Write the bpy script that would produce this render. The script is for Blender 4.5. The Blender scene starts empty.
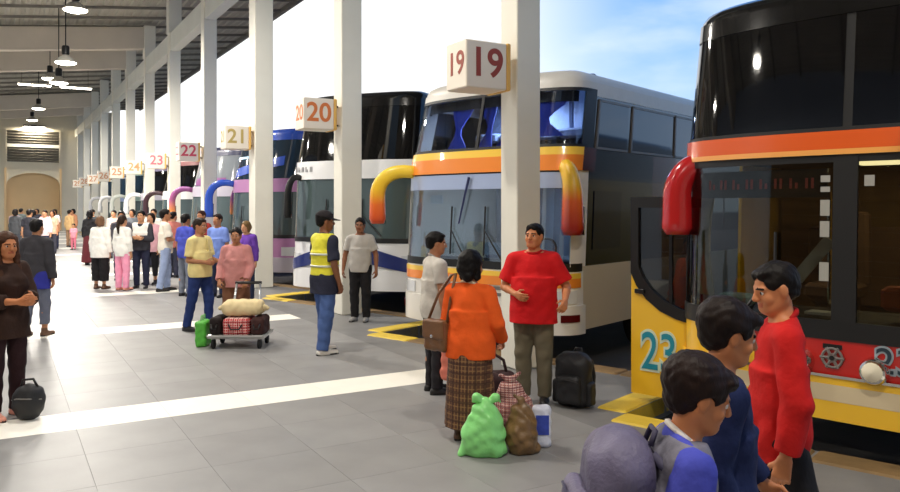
import bpy, bmesh, math, random
import numpy as np
from mathutils import Vector, Matrix

random.seed(7)
SC = bpy.context.scene
COL = SC.collection
R = math.radians
PI = math.pi

# ------------------------------------------------------------------ camera
# world frame: +Y runs down the hall along the column row, +X points to the buses
VIEW = 30.5                                  # camera heading, degrees right of the column row
cam_d = bpy.data.cameras.new('camera')
cam = bpy.data.objects.new('camera', cam_d)
COL.objects.link(cam)
cam.location = (0, 0, 1.85)
cam.rotation_euler = (R(90), 0, R(-VIEW))
cam_d.sensor_width = 36.0
cam_d.lens = 36.0 * 765 / 900
cam_d.shift_y = -39.5 / 900
cam_d.clip_start = 0.05
cam_d.clip_end = 2000
SC.camera = cam

# ------------------------------------------------------------------ view
SC.view_settings.view_transform = 'Standard'
SC.view_settings.look = 'None'
SC.view_settings.gamma = 1
SC.view_settings.use_curve_mapping = False
SC.view_settings.exposure = 0.42

# ------------------------------------------------------------------ sky: pale glow low down the row, blue above
W = bpy.data.worlds.new('sky')
SC.world = W
W.use_nodes = True
nt = W.node_tree
nt.nodes.clear()
def wn(t, **kw):
    n = nt.nodes.new(t)
    for k, v in kw.items():
        setattr(n, k, v)
    return n
tc = wn('ShaderNodeTexCoord')
dot = wn('ShaderNodeVectorMath', operation='DOT_PRODUCT')
dot.inputs[1].default_value = (0.03, 0.985, 0.17)
nt.links.new(tc.outputs['Generated'], dot.inputs[0])
glow = wn('ShaderNodeMapRange', interpolation_type='SMOOTHSTEP')
glow.inputs['From Min'].default_value = 0.72
glow.inputs['From Max'].default_value = 0.92
nt.links.new(dot.outputs['Value'], glow.inputs['Value'])
sep = wn('ShaderNodeSeparateXYZ')
nt.links.new(tc.outputs['Generated'], sep.inputs[0])
elev = wn('ShaderNodeMapRange')
elev.inputs['From Min'].default_value = 0.0
elev.inputs['From Max'].default_value = 0.45
nt.links.new(sep.outputs['Z'], elev.inputs['Value'])
ramp = wn('ShaderNodeValToRGB')
ramp.color_ramp.elements[0].color = (0.66, 0.82, 1.0, 1)
ramp.color_ramp.elements[1].color = (0.10, 0.27, 0.62, 1)
e = ramp.color_ramp.elements.new(0.50)
e.color = (0.22, 0.45, 0.84, 1)
nt.links.new(elev.outputs[0], ramp.inputs[0])
mp = wn('ShaderNodeMapping')
mp.inputs['Scale'].default_value = (2.2, 2.2, 6.0)
nt.links.new(tc.outputs['Generated'], mp.inputs[0])
cl = wn('ShaderNodeTexNoise')
cl.inputs['Scale'].default_value = 2.0
cl.inputs['Detail'].default_value = 6
nt.links.new(mp.outputs[0], cl.inputs[0])
clr = wn('ShaderNodeMapRange', interpolation_type='SMOOTHSTEP')
clr.inputs['From Min'].default_value = 0.42
clr.inputs['From Max'].default_value = 0.75
clr.inputs['To Max'].default_value = 0.45
nt.links.new(cl.outputs[0], clr.inputs['Value'])
mx1 = wn('ShaderNodeMixRGB')
mx1.inputs[2].default_value = (0.93, 0.96, 1.0, 1)
nt.links.new(clr.outputs[0], mx1.inputs[0])
nt.links.new(ramp.outputs[0], mx1.inputs[1])
mx2 = wn('ShaderNodeMixRGB')
mx2.inputs[2].default_value = (1.05, 1.06, 1.06, 1)
nt.links.new(glow.outputs[0], mx2.inputs[0])
nt.links.new(mx1.outputs[0], mx2.inputs[1])
bg = wn('ShaderNodeBackground')
bg.inputs['Strength'].default_value = 0.95
nt.links.new(mx2.outputs[0], bg.inputs[0])
wo = wn('ShaderNodeOutputWorld')
nt.links.new(bg.outputs[0], wo.inputs[0])

# ------------------------------------------------------------------ materials
def C(r, g, b):
    def f(v):
        v /= 255.0
        return v / 12.92 if v <= 0.04045 else ((v + 0.055) / 1.055) ** 2.4
    return (f(r), f(g), f(b), 1.0)

MATS = {}
def mat(name, col, rough=0.5, metal=0.0, var=0.0, vscale=6.0, bump=0.0, bscale=60.0, spec=0.5, coat=0.0,
        emit=0.0, stretch=None, rand=0.0):
    if name in MATS:
        return MATS[name]
    m = bpy.data.materials.new(name)
    m.use_nodes = True
    t = m.node_tree
    b = t.nodes['Principled BSDF']
    b.inputs['Base Color'].default_value = col
    b.inputs['Roughness'].default_value = rough
    b.inputs['Metallic'].default_value = metal
    b.inputs['Specular IOR Level'].default_value = spec
    b.inputs['Coat Weight'].default_value = coat
    b.inputs['Coat Roughness'].default_value = 0.04
    if emit:
        b.inputs['Emission Color'].default_value = col
        b.inputs['Emission Strength'].default_value = emit
    co = t.nodes.new('ShaderNodeTexCoord')
    src = co.outputs['Object']
    if stretch:
        mpn = t.nodes.new('ShaderNodeMapping')
        mpn.inputs['Scale'].default_value = stretch
        t.links.new(src, mpn.inputs[0])
        src = mpn.outputs[0]
    last = None
    if var or rand:
        nz = t.nodes.new('ShaderNodeTexNoise')
        nz.inputs['Scale'].default_value = vscale
        nz.inputs['Detail'].default_value = 5
        t.links.new(src, nz.inputs[0])
        rg = t.nodes.new('ShaderNodeMapRange')
        rg.inputs['To Min'].default_value = 1 - var
        rg.inputs['To Max'].default_value = 1 + var
        rg.inputs['From Min'].default_value = 0.25
        rg.inputs['From Max'].default_value = 0.75
        t.links.new(nz.outputs[0], rg.inputs['Value'])
        hs = t.nodes.new('ShaderNodeHueSaturation')
        hs.inputs['Color'].default_value = col
        val = rg.outputs[0]
        if rand:
            oi = t.nodes.new('ShaderNodeObjectInfo')
            r2 = t.nodes.new('ShaderNodeMapRange')
            r2.inputs['To Min'].default_value = 1 - rand
            r2.inputs['To Max'].default_value = 1 + rand
            t.links.new(oi.outputs['Random'], r2.inputs['Value'])
            mu = t.nodes.new('ShaderNodeMath')
            mu.operation = 'MULTIPLY'
            t.links.new(val, mu.inputs[0])
            t.links.new(r2.outputs[0], mu.inputs[1])
            val = mu.outputs[0]
        t.links.new(val, hs.inputs['Value'])
        t.links.new(hs.outputs[0], b.inputs['Base Color'])
    if bump:
        nb = t.nodes.new('ShaderNodeTexNoise')
        nb.inputs['Scale'].default_value = bscale
        nb.inputs['Detail'].default_value = 3
        t.links.new(src, nb.inputs[0])
        bp = t.nodes.new('ShaderNodeBump')
        bp.inputs['Strength'].default_value = bump
        bp.inputs['Distance'].default_value = 0.02
        t.links.new(nb.outputs[0], bp.inputs['Height'])
        t.links.new(bp.outputs[0], b.inputs['Normal'])
    MATS[name] = m
    return m

def glass_mat(name, tint, refl=0.10, rough=0.02):
    """window pane: tinted see-through with a Fresnel reflection on top"""
    if name in MATS:
        return MATS[name]
    m = bpy.data.materials.new(name)
    m.use_nodes = True
    t = m.node_tree
    t.nodes.clear()
    tr = t.nodes.new('ShaderNodeBsdfTransparent')
    tr.inputs[0].default_value = tint
    gl = t.nodes.new('ShaderNodeBsdfGlossy')
    gl.inputs['Roughness'].default_value = rough
    lw = t.nodes.new('ShaderNodeLayerWeight')          # grazing reflection, the same from both faces of the pane
    lw.inputs['Blend'].default_value = 0.5
    fr = t.nodes.new('ShaderNodeMath')
    fr.operation = 'POWER'
    fr.inputs[1].default_value = 4.0
    t.links.new(lw.outputs['Facing'], fr.inputs[0])
    ad = t.nodes.new('ShaderNodeMath')
    ad.operation = 'ADD'
    ad.use_clamp = True
    ad.inputs[1].default_value = refl + 0.03
    t.links.new(fr.outputs[0], ad.inputs[0])
    mx = t.nodes.new('ShaderNodeMixShader')
    t.links.new(ad.outputs[0], mx.inputs[0])
    t.links.new(tr.outputs[0], mx.inputs[1])
    t.links.new(gl.outputs[0], mx.inputs[2])
    o = t.nodes.new('ShaderNodeOutputMaterial')
    t.links.new(mx.outputs[0], o.inputs[0])
    MATS[name] = m
    return m

def ramp_mat(name, axis, stops, lo, hi, rough=0.4, coat=0.0):
    """paint that runs through several colours along one object axis"""
    if name in MATS:
        return MATS[name]
    m = bpy.data.materials.new(name)
    m.use_nodes = True
    t = m.node_tree
    b = t.nodes['Principled BSDF']
    b.inputs['Roughness'].default_value = rough
    b.inputs['Coat Weight'].default_value = coat
    co = t.nodes.new('ShaderNodeTexCoord')
    sp = t.nodes.new('ShaderNodeSeparateXYZ')
    t.links.new(co.outputs['Object'], sp.inputs[0])
    mr = t.nodes.new('ShaderNodeMapRange')
    mr.inputs['From Min'].default_value = lo
    mr.inputs['From Max'].default_value = hi
    t.links.new(sp.outputs[axis], mr.inputs['Value'])
    rp = t.nodes.new('ShaderNodeValToRGB')
    el = rp.color_ramp.elements
    el[0].position, el[0].color = stops[0]
    el[1].position, el[1].color = stops[-1]
    for p, c in stops[1:-1]:
        x = el.new(p)
        x.color = c
    t.links.new(mr.outputs[0], rp.inputs[0])
    t.links.new(rp.outputs[0], b.inputs['Base Color'])
    MATS[name] = m
    return m

def plaid_mat(name, base, stripe1, stripe2, scale=1.0):
    """woven check: thin stripes crossing around the cloth"""
    if name in MATS:
        return MATS[name]
    m = bpy.data.materials.new(name)
    m.use_nodes = True
    t = m.node_tree
    b = t.nodes['Principled BSDF']
    b.inputs['Roughness'].default_value = 0.85
    co = t.nodes.new('ShaderNodeTexCoord')
    prev = None
    rgb = t.nodes.new('ShaderNodeRGB')
    rgb.outputs[0].default_value = base
    prev = rgb.outputs[0]
    for d, sc_, colr, thr in (('Z', 9 * scale, stripe1, 0.80), ('X', 11 * scale, stripe1, 0.80), ('Z', 4.3 * scale, stripe2, 0.82), ('X', 5 * scale, stripe2, 0.85)):
        wv = t.nodes.new('ShaderNodeTexWave')
        wv.bands_direction = d
        wv.inputs['Scale'].default_value = sc_
        wv.inputs['Distortion'].default_value = 0.6
        t.links.new(co.outputs['Object'], wv.inputs[0])
        gt = t.nodes.new('ShaderNodeMath')
        gt.operation = 'GREATER_THAN'
        gt.inputs[1].default_value = thr
        t.links.new(wv.outputs['Fac'], gt.inputs[0])
        ml = t.nodes.new('ShaderNodeMath')
        ml.operation = 'MULTIPLY'
        ml.inputs[1].default_value = 0.7
        t.links.new(gt.outputs[0], ml.inputs[0])
        mx = t.nodes.new('ShaderNodeMixRGB')
        mx.inputs[2].default_value = colr
        t.links.new(ml.outputs[0], mx.inputs[0])
        t.links.new(prev, mx.inputs[1])
        prev = mx.outputs[0]
    t.links.new(prev, b.inputs['Base Color'])
    MATS[name] = m
    return m

# ------------------------------------------------------------------ mesh helpers
class MB:
    """collects shapes, then links them as ONE mesh object"""
    def __init__(self):
        self.v, self.f, self.mi = [], [], []
    def add(self, vs, fs, mi=0):
        o = len(self.v)
        self.v += [tuple(p) for p in vs]
        self.f += [tuple(i + o for i in q) for q in fs]
        self.mi += [mi] * len(fs)
        return self
    def box(self, c, s, rz=0.0, mi=0, rot=None):
        hx, hy, hz = s[0] / 2, s[1] / 2, s[2] / 2
        M = rot if rot is not None else Matrix.Rotation(rz, 3, 'Z')
        vs = [Vector(c) + M @ Vector((x, y, z)) for z in (-hz, hz) for y in (-hy, hy) for x in (-hx, hx)]
        return self.add(vs, [(0, 2, 3, 1), (4, 5, 7, 6), (0, 1, 5, 4), (2, 6, 7, 3), (0, 4, 6, 2), (1, 3, 7, 5)], mi)
    def bbox(self, c, s, bev=0.01, rz=0.0, mi=0):
        """box with chamfered vertical and horizontal edges"""
        hx, hy, hz = s[0] / 2, s[1] / 2, s[2] / 2
        b = min(bev, hx * .45, hy * .45, hz * .45)
        M = Matrix.Rotation(rz, 3, 'Z')
        vs = []
        for z, k in ((-hz, b), (-hz + b, 0), (hz - b, 0), (hz, b)):
            X, Y = hx - k, hy - k
            ring = [(-X + b, -Y), (X - b, -Y), (X, -Y + b), (X, Y - b), (X - b, Y), (-X + b, Y), (-X, Y - b), (-X, -Y + b)]
            vs += [Vector(c) + M @ Vector((x, y, z)) for x, y in ring]
        fs = [tuple(reversed(range(8))), tuple(range(24, 32))]
        for r in range(3):
            for i in range(8):
                j = (i + 1) % 8
                fs.append((r * 8 + i, r * 8 + j, r * 8 + 8 + j, r * 8 + 8 + i))
        return self.add(vs, fs, mi)
    def prism(self, poly, z0, z1, mi=0):
        n = len(poly)
        vs = [(x, y, z0) for x, y in poly] + [(x, y, z1) for x, y in poly]
        a = sum(poly[i][0] * poly[(i + 1) % n][1] - poly[(i + 1) % n][0] * poly[i][1] for i in range(n))
        fs = [tuple(reversed(range(n))), tuple(range(n, 2 * n))] + [(i, (i + 1) % n, n + (i + 1) % n, n + i) for i in range(n)]
        if a < 0:
            fs = [tuple(reversed(q)) for q in fs]
        return self.add(vs, fs, mi)
    def tube(self, pts, rad, n=8, mi=0, flat=1.0):
        pts = [Vector(p) for p in pts]
        if not hasattr(rad, '__len__'):
            rad = [rad] * len(pts)
        rings = []
        prev = None
        for i, p in enumerate(pts):
            d = (pts[min(i + 1, len(pts) - 1)] - pts[max(i - 1, 0)]).normalized()
            if prev is None:
                up = Vector((0, 0, 1)) if abs(d.z) < 0.9 else Vector((1, 0, 0))
                a = d.cross(up).normalized()
            else:
                a = (prev - d * prev.dot(d)).normalized()
            prev = a
            b = d.cross(a)
            rings.append([p + (a * math.cos(2 * PI * k / n) * flat + b * math.sin(2 * PI * k / n)) * rad[i] for k in range(n)])
        vs = [q for r in rings for q in r]
        fs = [tuple(reversed(range(n))), tuple(range((len(pts) - 1) * n, len(pts) * n))]
        for i in range(len(pts) - 1):
            for k in range(n):
                fs.append((i * n + k, i * n + (k + 1) % n, (i + 1) * n + (k + 1) % n, (i + 1) * n + k))
        return self.add(vs, fs, mi)
    def lathe(self, prof, n=20, c=(0, 0, 0), mi=0, axis='Z'):
        vs = []
        for r, z in prof:
            for k in range(n):
                a = 2 * PI * k / n
                p = (r * math.cos(a), r * math.sin(a), z)
                if axis == 'X':
                    p = (z, r * math.cos(a), r * math.sin(a))
                elif axis == 'Y':
                    p = (r * math.sin(a), z, r * math.cos(a))
                vs.append((p[0] + c[0], p[1] + c[1], p[2] + c[2]))
        m = len(prof)
        fs = [tuple(reversed(range(n))), tuple(range((m - 1) * n, m * n))]
        for i in range(m - 1):
            for k in range(n):
                fs.append((i * n + k, i * n + (k + 1) % n, (i + 1) * n + (k + 1) % n, (i + 1) * n + k))
        return self.add(vs, fs, mi)
    def mesh(self, name, mats, smooth=False):
        me = bpy.data.meshes.new(name)
        me.from_pydata(self.v, [], self.f)
        if not isinstance(mats, (list, tuple)):
            mats = [mats]
        for m in mats:
            me.materials.append(m)
        if len(mats) > 1:
            me.polygons.foreach_set('material_index', self.mi)
        if smooth:
            me.polygons.foreach_set('use_smooth', [True] * len(me.polygons))
            if smooth != 'all':
                try:
                    me.set_sharp_from_angle(angle=R(40))
                except Exception:
                    pass
        me.update()
        return me
    def build(self, name, mats, parent=None, smooth=False):
        return link(name, self.mesh(name, mats, smooth), parent)

def link(name, data, parent=None):
    o = bpy.data.objects.new(name, data)
    COL.objects.link(o)
    if parent is not None:
        o.parent = parent
    return o

def tag(o, label=None, cat=None, group=None, kind=None):
    for k, v in (('label', label), ('category', cat), ('group', group), ('kind', kind)):
        if v:
            o[k] = v
    return o

def thing(name, label, cat, loc=(0, 0, 0), rz=0.0, group=None):
    o = link(name, None)
    o.location = loc
    o.rotation_euler = (0, 0, rz)
    return tag(o, label, cat, group)

def text_mesh(s, size, depth=0.004, bold=0.0):
    cu = bpy.data.curves.new('lettering', 'FONT')
    cu.body = s
    cu.size = size
    cu.extrude = depth
    cu.offset = bold
    cu.align_x = 'CENTER'
    cu.align_y = 'CENTER'
    o = bpy.data.objects.new('lettering', cu)
    COL.objects.link(o)
    dg = bpy.context.evaluated_depsgraph_get()
    me = bpy.data.meshes.new_from_object(o.evaluated_get(dg))
    bpy.data.objects.remove(o)
    bpy.data.curves.remove(cu)
    return me

def lettering(name, s, size, m, parent, loc, rot, depth=0.004, bold=0.0, sx=1.0):
    me = text_mesh(s, size, depth, bold)
    me.materials.clear()
    me.materials.append(m)
    o = link(name, me, parent)
    o.location = loc
    o.rotation_euler = rot
    o.scale = (sx, 1, 1)
    return o
# ================================================================== the hall
SPACING = 5.1
COL_X = 5.2
COL_Y0 = 7.22
def col_y(k):
    return COL_Y0 + SPACING * k
YB, YF, XL = -13.5, 66.0, -7.0          # back end, far wall, side wall
BUS_U = Vector((math.sin(R(70.9)), math.cos(R(70.9)), 0))     # rearward along a parked bus
BUS_F = Vector((BUS_U.y, -BUS_U.x, 0))                        # along a bus front, towards its driver side
def apex(k):                                                  # hall-side corner of bay k
    return Vector((4.82, 10.2 + SPACING * k, 0))

M_tile = mat('grey_floor_tile', C(142, 141, 140), 0.46, spec=0.3, var=0.10, vscale=2.2, rand=0.045, bump=0.02, bscale=25)
M_band = mat('cream_floor_tile', C(246, 242, 230), 0.46, spec=0.3, var=0.03, vscale=3.0, rand=0.02)
M_grout = mat('grout', C(134, 132, 129), 0.8, var=0.1)
M_edge = mat('platform_concrete', C(122, 121, 120), 0.5, var=0.12, vscale=3, bump=0.05, bscale=40)
M_asph = mat('asphalt', C(58, 54, 50), 0.85, var=0.22, vscale=1.5, bump=0.25, bscale=80)
M_kerb = mat('yellow_kerb_paint', C(222, 190, 62), 0.6, var=0.12, vscale=5, bump=0.05)
M_kerb2 = mat('dull_kerb_paint', C(126, 100, 62), 0.7, var=0.25, vscale=5, bump=0.08)  # duller brown on the stones further along the kerb
M_col = mat('column_paint', C(226, 223, 210), 0.55, var=0.05, vscale=1.5, bump=0.03, bscale=30)
M_beam = mat('beam_paint', C(205, 194, 178), 0.6, var=0.06, vscale=1.2)
M_lbeam = mat('edge_beam_paint', C(218, 218, 208), 0.6, var=0.05, vscale=1.2)
M_roof = mat('metal_roof_deck', C(172, 167, 154), 0.6, metal=0.0, var=0.12, vscale=0.8)
M_purl = mat('purlin_steel', C(128, 123, 114), 0.6, var=0.1)
M_wall = mat('cream_wall_plaster', C(214, 206, 186), 0.8, var=0.04, vscale=0.7, bump=0.03)
M_wall2 = mat('beige_wall_plaster', C(222, 192, 148), 0.8, var=0.05, vscale=0.8)
M_dark = mat('dark_grille', C(78, 74, 66), 0.6)
M_lamp = mat('lamp_glow', (1.0, 0.93, 0.80, 1), 0.4, emit=14.0)
M_blk = mat('black_metal', C(24, 24, 26), 0.45, metal=0.3)

# ------------------------------------------------------------------ ground outside and floor
tag(MB().box((140, 30, -0.30), (320, 400, 0.2)).build('ground', M_asph), 'dark asphalt apron where the buses stand', kind='structure')

floor = MB()
floor.box(((XL + 4.3) / 2, (YB + YF) / 2, -0.1025), (4.3 - XL, YF - YB, 0.2))
floor = floor.build('floor', M_grout)
tag(floor, 'grey tiled floor of the waiting hall with cream bands', kind='structure')

TS = 0.75
def tile_mesh(w, d, m, name):
    b, g = 0.001, 0.001
    mb = MB()
    X, Y = w / 2 - g, d / 2 - g
    vs = [(-X, -Y, -0.02), (X, -Y, -0.02), (X, Y, -0.02), (-X, Y, -0.02), (-X, -Y, -b), (X, -Y, -b), (X, Y, -b), (-X, Y, -b),
          (-X + b, -Y + b, 0), (X - b, -Y + b, 0), (X - b, Y - b, 0), (-X + b, Y - b, 0)]
    fs = [(0, 1, 5, 4), (1, 2, 6, 5), (2, 3, 7, 6), (3, 0, 4, 7), (4, 5, 9, 8), (5, 6, 10, 9), (6, 7, 11, 10), (7, 4, 8, 11), (8, 9, 10, 11)]
    mb.add(vs, fs)
    return mb
tile_g, tile_b = tile_mesh(TS, TS, M_tile, 'floor_tile'), tile_mesh(TS, 0.6, M_band, 'band_tile')
me_g, me_b = tile_g.mesh('floor_tile', M_tile), tile_b.mesh('band_tile', M_band)
spots = []
nx = 15
x_first = 4.3 - TS * nx
for k in range(-4, 12):
    y0 = col_y(k) - 0.17
    for i in range(nx):
        x = x_first + TS * (i + 0.5)
        spots.append((x, y0 + 0.3, 1))
        for j in range(6):
            spots.append((x, y0 + 0.6 + TS * (j + 0.5), 0))
spots = [q for q in spots if YB < q[1] < YF - 0.4]
cv, sv = math.cos(R(VIEW)), math.sin(R(VIEW))
def seen(q):
    Z = q[0] * sv + q[1] * cv
    X = q[0] * cv - q[1] * sv
    if Z < 3.6:
        return -1
    px = 450 + 765 * X / Z
    return (1.0 / Z) if -60 < px < 960 else -1
spots.sort(key=seen, reverse=True)
rest = [MB(), MB()]
for n, (x, y, t) in enumerate(spots):
    if n < 290 and seen((x, y)) > 0:
        o = link('band_tile' if t else 'floor_tile', me_b if t else me_g, floor)
        o.location = (x, y, 0)
    else:
        src = tile_b if t else tile_g
        rest[t].add([(p[0] + x, p[1] + y, p[2]) for p in src.v], src.f)
o = rest[0].build('floor_tiles_beyond', M_tile, floor); o['kind'] = 'stuff'
o = rest[1].build('band_tiles_beyond', M_band, floor); o['kind'] = 'stuff'

# platform teeth between the bays, with kerb stones along them
KW = 0.30
for k in range(-3, 12):
    A0, A1 = apex(k - 1), apex(k)
    a = 5.1 / (BUS_U.x + BUS_U.y * BUS_U.y / BUS_U.x)
    Cn = A1 + BUS_F * a
    kerb = MB().prism([(4.3, A0.y), (A0.x, A0.y), (Cn.x, Cn.y), (A1.x, A1.y), (4.3, A1.y)], -0.2, -0.004).build('platform_edge', M_edge)
    tag(kerb, 'grey saw-tooth platform edge between the bays' if k else 'grey saw-tooth platform edge by the column with sign nineteen', kind='structure')
    kerb['group'] = 'platform edges'
    # stones along the bus front (from the apex) and along the bus side
    def stones(P, d, n_in, length, painted):
        m_ = int(round(length / 0.8))
        L = length / m_
        for i in range(m_):
            p0 = P + d * (L * i)
            c = p0 + d * (L / 2) + n_in * (KW / 2)
            ang = math.atan2(d.y, d.x)
            q = MB().bbox((0, 0, 0), (L - 0.012, KW, 0.19), 0.02).build('kerb_stone', M_kerb if i < painted else M_kerb2, kerb)
            q.location = (c.x, c.y, -0.083)
            q.rotation_euler = (0, 0, ang)
    stones(A1, BUS_F, -BUS_U, a, 1)                        # belongs to bay k
    stones(A0, BUS_U, BUS_F * -1.0, (Cn - A0).length, 2)   # side of bay k-1

# ------------------------------------------------------------------ columns and beams
ROOF0, SLOPE = 9.10, 0.113
def roof_z(x):
    return ROOF0 + SLOPE * (x - COL_X)
SIGN = {-1: '18', 0: '19', 1: '20', 2: '21', 3: '22', 4: '23', 5: '24', 6: '25', 7: '26', 8: '27', 9: '28', 10: '29'}
WORDS = {-1: 'eighteen', 0: 'nineteen', 1: 'twenty', 2: 'twenty-one', 3: 'twenty-two', 4: 'twenty-three', 5: 'twenty-four', 6: 'twenty-five', 7: 'twenty-six', 8: 'twenty-seven', 9: 'twenty-eight', 10: 'twenty-nine'}
for k in range(-3, 12):
    c = MB()
    w0, d0 = (0.33, 0.33) if k <= 0 else ((0.42, 0.50) if k == 2 else (0.37, 0.37))
    c.bbox((0, 0, 3.9), (w0, d0, 7.8), 0.012)
    c.bbox((0, 0, 8.45), (w0 + 0.06, d0 + 0.06, 1.3), 0.012)
    o = c.build('column', M_col)
    o.location = (COL_X, col_y(k), 0)
    tag(o, 'white square column carrying the sign numbered ' + WORDS[k] if k in WORDS else 'white square column of the long row', 'column', 'columns of the row', 'structure')

tag(MB().box((COL_X, (YB + YF) / 2, 7.50), (0.30, YF - YB, 0.60)).build('beam', M_lbeam), 'long pale edge beam running along the column row', kind='structure')
for k in (-2, 1, 2, 5, 6, 9, 10):
    y = col_y(k)
    x0, x1 = XL, COL_X - 0.17
    b = MB()
    vs = []
    for x in (x0, x1):
        zt = 9.04 + 0.113 * (x - COL_X)
        zb = zt - 0.86
        vs += [(x, y - 0.2, zb), (x, y + 0.2, zb), (x, y + 0.2, zt), (x, y - 0.2, zt)]
    b.add(vs, [(0, 3, 2, 1), (4, 5, 6, 7), (0, 1, 5, 4), (1, 2, 6, 5), (2, 3, 7, 6), (3, 0, 4, 7)])
    o = b.build('beam', M_beam)
    tag(o, 'deep beige roof beam spanning the hall at column ' + (WORDS[k] if k in WORDS else 'behind the camera'), kind='structure')
    o['group'] = 'roof beams'

# corrugated roof deck, one sheet run per bay, with purlins below
XE = XL + 0.30 * 56
roof = None
pitch = 0.30
n_c = 56
prof = []
for i in range(n_c):
    x = XL + pitch * i
    for dx, dz in ((0, 0), (0.12, 0), (0.16, 0.05), (0.26, 0.05)):
        prof.append((x + dx, roof_z(x + dx) + dz + 0.13))
ys = [YB] + [col_y(k) for k in range(-3, 12)] + [YF + 0.3]
for i in range(len(ys) - 1):
    b = MB()
    n = len(prof)
    vs = [(x, ys[i], z) for x, z in prof] + [(x, ys[i + 1] - 0.01, z) for x, z in prof] + [(x, ys[i], z + 0.03) for x, z in prof] + [(x, ys[i + 1] - 0.01, z + 0.03) for x, z in prof]
    fs = []
    for j in range(n - 1):
        fs += [(j, j + 1, n + j + 1, n + j), (2 * n + j, 3 * n + j, 3 * n + j + 1, 2 * n + j + 1)]
    b.add(vs, fs)
    if roof is None:
        roof = b.build('ceiling', M_roof)
        tag(roof, 'corrugated grey metal roof over the hall', kind='structure')
    else:
        b.build('roof_sheet', M_roof, roof)
y = YB + 0.8
while y < YF:
    b = MB()
    vs = []
    for x in (XL, XE - 0.05):
        z = roof_z(x)
        vs += [(x, y - 0.03, z + 0.03), (x, y + 0.03, z + 0.03), (x, y + 0.03, z + 0.13), (x, y - 0.03, z + 0.13)]
    b.add(vs, [(0, 3, 2, 1), (4, 5, 6, 7), (0, 1, 5, 4), (1, 2, 6, 5), (2, 3, 7, 6), (3, 0, 4, 7)])
    b.build('purlin', M_purl, roof)
    y += 1.7
MB().box((XE - 0.02, (YB + YF) / 2, roof_z(XE) + 0.10), (0.14, YF - YB, 0.26)).build('gutter', M_purl, roof)

# ------------------------------------------------------------------ walls
w = MB()
H = 9.30
px0, px1, ptop = 0.45, 4.0, 4.75            # portal in the far wall
for x0, x1, z0, z1 in ((XL, px0, 0, H), (px1, 8.2, 0, H), (px0, px1, ptop, H)):
    w.box(((x0 + x1) / 2, YF + 0.15, (z0 + z1) / 2), (x1 - x0, 0.3, z1 - z0))
far = w.build('wall_far', M_wall)
tag(far, 'cream end wall of the hall with a beige portal', kind='structure')
MB().box(((px0 + px1) / 2, YF + 0.75, ptop / 2), (px1 - px0 + 0.3, 0.1, ptop + 0.2)).build('portal_back', M_wall2, far)
for x in (px0 - 0.07, px1 + 0.07):
    MB().box((x, YF + 0.35, ptop / 2), (0.14, 0.9, ptop)).build('portal_jamb', M_wall2, far)
arch = MB()
n = 14
cx, hw = (px0 + px1) / 2, (px1 - px0) / 2
vs, fs = [], []
for i in range(n + 1):
    a = PI * i / n
    xa, za = cx - hw * math.cos(a), 3.5 + 0.9 * math.sin(a)
    vs += [(xa, YF - 0.02, za), (xa, YF - 0.02, ptop + 0.02), (xa, YF + 0.2, za), (xa, YF + 0.2, ptop + 0.02)]
for i in range(n):
    j = 4 * i
    fs += [(j, j + 4, j + 5, j + 1), (j, j + 2, j + 6, j + 4), (j + 2, j + 3, j + 7, j + 6)]
arch.add(vs, fs)
arch.build('portal_arch', M_wall, far)
win = MB()
for z0, z1 in ((5.22, 6.30), (6.58, 7.58)):
    win.box((2.22, YF - 0.03, (z0 + z1) / 2), (3.5, 0.06, z1 - z0))
win = win.build('window_1', M_dark)
tag(win, 'dark louvred window high in the end wall', kind='structure')
for z0, z1 in ((5.22, 6.30), (6.58, 7.58)):
    z = z0 + 0.12
    while z < z1:
        MB().box((2.22, YF - 0.08, z), (3.5, 0.06, 0.05), rot=Matrix.Rotation(R(30), 3, 'X')).build('slat', M_dark, win)
        z += 0.2
MB().box((2.22, YF - 0.05, 6.44), (3.5, 0.10, 0.22)).build('window_frame', mat('white_frame', C(240, 238, 230), 0.5), win)
for x in (0.44, 4.0):
    MB().box((x, YF - 0.05, 6.4), (0.1, 0.1, 2.5)).build('window_frame', M_wall, win)
wl = MB().box((XL - 0.15, (YB + YF) / 2, 3.95), (0.3, YF - YB, 7.9)).build('wall_left', mat('side_wall_plaster', C(176, 186, 202), 0.8, var=0.08, vscale=0.6))
tag(wl, 'pale blue-grey side wall with unseen planks added near for coach glass reflections', kind='structure')
M_clad = mat('reflection_cladding', C(118, 84, 44), 0.6, var=0.3, vscale=2, stretch=(1, 0.15, 4), rand=0.15)  # unseen planks added for the brown reflections in the near coach's glass
me_cl = MB().bbox((0, 0, 0), (0.04, 10.3, 0.335), 0.01).mesh('added_plank', M_clad)
for i in range(2):
    for j in range(18):
        o = link('added_plank', me_cl, wl)
        o.location = (XL + 0.022, YB + 5.3 + 10.35 * i, 0.2 + 0.345 * j)
tag(MB().box(((XL + 6.2) / 2, YB - 0.15, 4.4), (6.2 - XL, 0.3, 8.8)).build('wall_back', M_wall), 'cream wall behind the photographer', kind='structure')

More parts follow.
